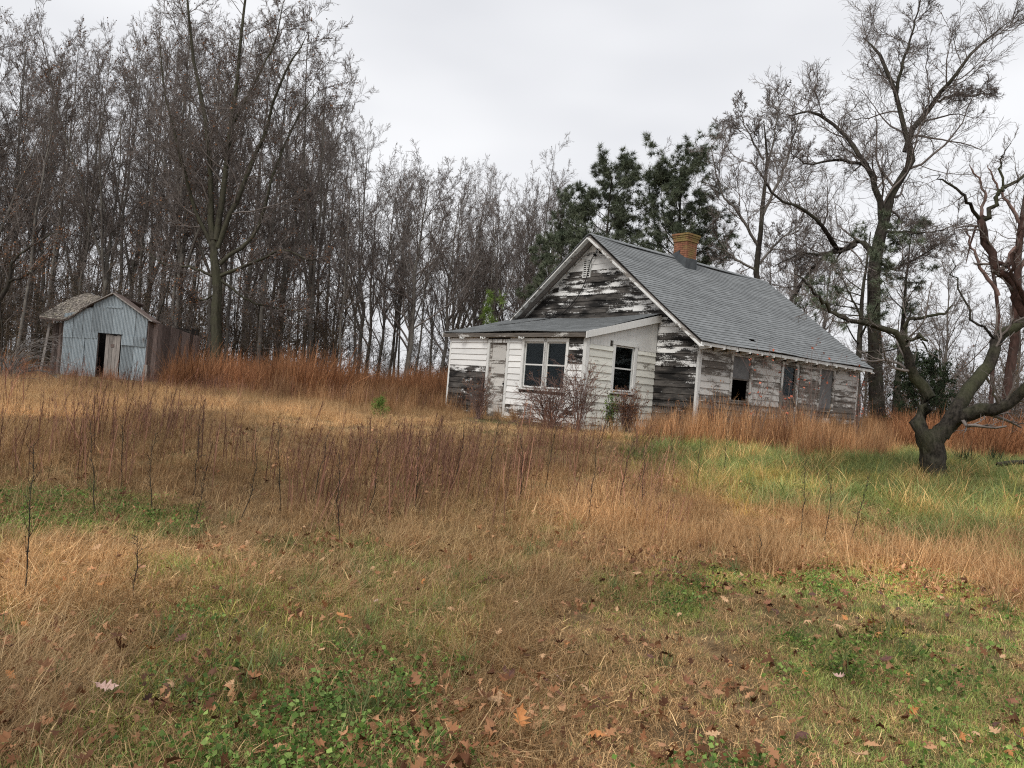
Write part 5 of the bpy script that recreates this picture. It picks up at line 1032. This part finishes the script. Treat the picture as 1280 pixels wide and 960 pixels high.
def build_small():
    tw = [dict(n=7, t0=.2, t1=1, ratio=.35, ang=(.5, .2), S=3, rr=.6, up=.02, jit=.12, rmin=.003), dict(n=5, t0=.2, t1=1, ratio=.5, ang=(.5, .2), S=2, rr=.6, up=-.02, jit=.12, rmin=.0022)]
    twd = [dict(n=10, t0=.35, t1=1, ratio=.30, ang=(.6, .2), S=3, rr=.6, up=-.12, jit=.12, rmin=.004), dict(n=7, t0=.2, t1=1, ratio=.55, ang=(.5, .2), S=2, rr=.6, up=-.25, jit=.12, rmin=.0032)]
    stems('weeping_bush', 'drooping purplish brown bush in front of the paired porch windows', 'bush', 688, 18.4, 44, 1.4, .5, (M['twig_red'], M['twig_red']), twd, .10, .012, (500, .025, M['deadleaf']))
    stems('weeping_bush', 'tall purplish dry bush at the porch corner', 'bush', 722, 18.0, 20, 1.75, .2, (M['twig_red'], M['twig_red']), twd, .05, .011, (400, .025, M['deadleaf']))
    stems('dry_bush', 'orange and green bush beneath the porch side window', 'bush', 783, 18.6, 44, 1.2, .3, (M['twig_red'], M['twig_red']), tw, .0, .010, (1000, .03, M['deadleaf']))
    stems('green_shrub', 'narrow green shrub below the porch side window', 'shrub', 760, 18.8, 12, .95, .12, (M['bark_moss'], M['bark_moss']), tw, .0, .008, (700, .03, M['needle_light']))
    stems('dry_bush', 'dark brown bush against the foot of the porch door', 'bush', 598, 20.5, 30, 1.25, .25, (M['twig_red'], M['twig_red']), tw, .02, .008, (500, .025, M['deadleaf']))
    for px, Yy, H, n, lab in ((941, 18.4, 2.55, 5, 'tall slender sapling with red leaf tufts before the first side window'), (1008, 19.6, 2.5, 6, 'slender sapling with red leaves before the third side window'), (985, 19.0, 1.9, 5, 'low sapling with scattered red leaves before the side door'), (1070, 20.5, 2.3, 6, 'sapling with red leaves at the far corner of the house'), (893, 18.9, 1.5, 5, 'short bushy sapling with rusty leaves by the near house corner'), (840, 19.2, .9, 8, 'knee high rusty brush between porch and house corner')):
        stems('red_leaved_sapling', lab, 'sapling', px, Yy, n, H, .13, (M['twig'], M['twig_red']), tw, .0, .011, (34 if H > 1.6 else 200, .05 if H > 1.6 else .035, M['redleaf'] if H > 1.6 else M['deadleaf']))
    stems('arching_bush', 'pale arching bush with long drooping stems at the left edge', 'bush', 8, 21, 70, 2.1, .7, (M['greywood'], M['greywood']), [dict(n=9, t0=.3, t1=1, ratio=.22, ang=(.5, .2), S=3, rr=.7, up=-.25, jit=.08, rmin=.006)], .20, .013)
    # spiky yucca-like plants by the orchard tree
    for px, Yy, lab in ((1205, 16, 'spiky dark green plant just right of the orchard tree trunk'), (1243, 16.5, 'spiky green plant at the right edge beyond the fallen branch')):
        V, Q, B = blades(70, .16, (.35, .6), (.6, .35), (.25, .2), .028, 4, tip=.05); b = base_at(px, Yy); o = link('spiky_plant', mesh_np('spiky_plant', V, Q, bv=B), M['cedar'], None, tuple(b), label=lab, cat='plant')
    # fallen branch at right edge
    b = base_at(1262, 14.6); P = smoothpath([(-.25, .0, .16), (0, 0, .22), (.35, .1, .25), (.9, .2, .3)], 12); V, Q = join([tubes(P[None], np.linspace(.05, .035, 12)[None], 8), tubes(smoothpath([(.35, .1, .25), (.5, -.1, .42), (.8, -.2, .5)], 8)[None], np.linspace(.025, .01, 8)[None], 5)])
    link('fallen_branch', mesh_np('fallen_branch', V, Q, smooth=True), M['bark_apple'], None, tuple(b), label='mossy fallen branch lying in green grass at the right edge', cat='branch')
    # single tall weed stalks one can pick out
    srcs = []
    for k in range(4):
        P, Rr = trunk_path(1, 10, .0058, .05, (rng.normal(.03, .05), rng.normal(0, .05)), .3); P1, R1 = sprout(P, Rr, 26, .22, 1, .15, (.55, .2), 3, .5, .03, .16, rmin=.0022, decay=.6); V, Q = join([tubes(P, Rr, 5), tubes(P1, R1, 3)]); lf = leafcards(P1[:, 2:].reshape(-1, 3), .010, .8)
        me = mesh_np('weed_stalk', np.vstack([V, lf[0]]), np.vstack([Q, lf[1]+len(V)])); me.materials.append(M['bark_dark']); srcs.append(me)
    spots = [(30, 745, 1.0, 'thick dark weed stalk nearest the left edge of the foreground'), (168, 752, .45, 'short dark broken weed stalk in the left foreground green'), (735, 655, 1.0, 'isolated tall dark weed stalk in the centre of the field'), (425, 680, .85, 'dark slanting weed stalk at the front of the stalk patch'), (243, 660, .6, None), (300, 650, .75, None), (120, 640, .9, None), (150, 610, .8, None), (520, 640, .9, None), (560, 620, .9, None), (610, 625, 1.0, None), (645, 640, .9, None), (680, 620, .9, None), (770, 640, .9, None), (800, 650, .8, None), (870, 620, .8, None), (845, 600, .9, None), (905, 600, .8, None), (1000, 675, .9, None), (1030, 680, .8, None), (1058, 690, .9, None), (350, 640, 1.0, None), (390, 630, .9, None), (460, 640, .8, None), (240, 620, .9, None), (190, 640, .8, None), (940, 705, .32, 'short dark stub of a weed at the front of the tan grass')]
    for px, py, H, lab in spots:
        h = py-(486+.079*(px-640)); Y_ = 1.6*F/h
        for _ in range(8): bb = at(px, py, Y_); Y_ = (EYE-gz(bb[0], bb[1]))*F/h*math.cos(ROLL)
        bb = at(px, py, Y_); o = link('weed_stalk', random.choice(srcs), None, None, (bb[0], bb[1], gz(bb[0], bb[1])-.02), label=lab or 'lone dark dry weed stalk standing above the field grass', cat='weed', group=None if lab else 'dark weed stalks standing alone'); o.rotation_euler = (random.gauss(0, .06), .05+random.gauss(0, .08), random.random()*6.28); o.scale = (.9, .9, H)
    # oak leaves on the grass
    def oak(curl, seed):
        r = random.Random(seed); lob = [(0, .0), (.10, .03), (.2, .16), (.28, .07), (.38, .30), (.47, .10), (.58, .34), (.68, .12), (.80, .22), (.88, .08), (1.0, .015)]
        right = [(u, v*(.8+.4*r.random())) for u, v in lob]; left = [(u, v*(.8+.4*r.random())) for u, v in lob]; V = []; n = len(lob)
        for (u, vr), (_, vl) in zip(right, left):
            z = curl*(u-.5)**2; f = lambda v: z+curl*.9*v*v+.03*math.sin(u*9+v*20+seed); V += [(u-.5, vr, f(vr)), (u-.5, 0, z), (u-.5, -vl, f(vl))]
        V += [(-.5, .006, curl*.25), (-.5, -.006, curl*.25), (-.72, 0, curl*.3+.04)]; Q = []
        for i in range(n-1): Q += [(3*i, 3*i+1, 3*i+4, 3*i+3), (3*i+1, 3*i+2, 3*i+5, 3*i+4)]
        return np.array(V), np.array(Q), np.array([[3*n, 3*n+1, 3*n+2]])
    lm = []
    for nm, a, b_ in (('tan_leaf', (.42, .24, .12), (.62, .40, .23)), ('orange_leaf', (.40, .15, .05), (.58, .26, .09)), ('russet_leaf', (.17, .075, .04), (.30, .13, .07)), ('dark_leaf', (.07, .03, .025), (.16, .075, .055)), ('pinkish_leaf', (.38, .22, .18), (.55, .38, .32))): lm.append(m_noise(nm, [(.3, a), (.7, b_)], s=5, bs=.3, bd=.05, rough=.6, spec=.3))
    lmes = {}
    for k in range(5):
        for mi, mm in enumerate(lm):
            V, Q, T = oak([.6, -.8, 1.3, .3, -1.3][k], k); me = mesh_np('oak_leaf', V, Q, T); me.materials.append(mm); lmes[(k, mi)] = me
    def leaf(px, py, s, mi, k=None, lab=None):
        h = py-(486+.079*(px-640)); Y_ = 1.6*F/h
        for _ in range(8): bb = at(px, py, Y_); Y_ = (EYE-.06-gz(bb[0], bb[1]))*F/h*math.cos(ROLL)
        bb = at(px, py, Y_); k = random.randrange(5) if k is None else k
        o = link('oak_leaf', lmes[(k, mi)], None, None, (bb[0], bb[1], gz(bb[0], bb[1])+random.uniform(.05, .10)), label=lab or ['pale tan', 'bright orange', 'russet', 'dark brown', 'pinkish'][mi]+' fallen oak leaf on the '+('left' if px < 430 else 'middle' if px < 860 else 'right')+(' foreground grass near the bottom edge' if h > 330 else ' grass farther back'), cat='leaf', group=None if lab else 'fallen oak leaves on the grass')
        o.rotation_euler = (random.gauss(.15, .4), random.gauss(0, .4), random.random()*6.28); o.scale = (s, s, s)
    leaf(607, 873, .15, 0, 0, 'largest pale oak leaf, centre foreground just above the green weeds'); leaf(575, 893, .12, 1, 3, 'curled orange oak leaf just below left of the largest pale leaf'); leaf(132, 862, .11, 4, 0, 'broad pinkish oak leaf at lower left in matted straw'); leaf(215, 856, .10, 0, 1, 'pointed tan oak leaf standing in matted straw at lower left'); leaf(650, 905, .13, 1, 2, 'long orange oak leaf in the green weeds at the lower centre'); leaf(745, 912, .11, 1, 1, 'bright orange oak leaf at lower centre right of the weeds'); leaf(1075, 946, .11, 0, 0, 'pale oak leaf at the very bottom right of centre'); leaf(608, 722, .16, 4, 0, 'pinkish star shaped leaf alone in mid foreground grass'); leaf(430, 775, .16, 1, 3, 'rusty orange leaf half sunk in straw left of centre')
    R = random.Random(11); n = 0
    while n < 170:
        px = R.uniform(-40, 1320); h = 250*(R.random()**.55)+170 if R.random() < .7 else R.uniform(195, 260); py = 486+.079*(px-640)+h
        if py > 985: continue
        w = .25 if px < 420 else (.9 if (px > 700 and h < 270) else .75)
        if px > 900 and h > 270: w = .45
        if R.random() > w: continue
        leaf(px, py, R.uniform(.045, .095), R.choices(range(5), [.28, .18, .30, .20, .04])[0]); n += 1
build_small()
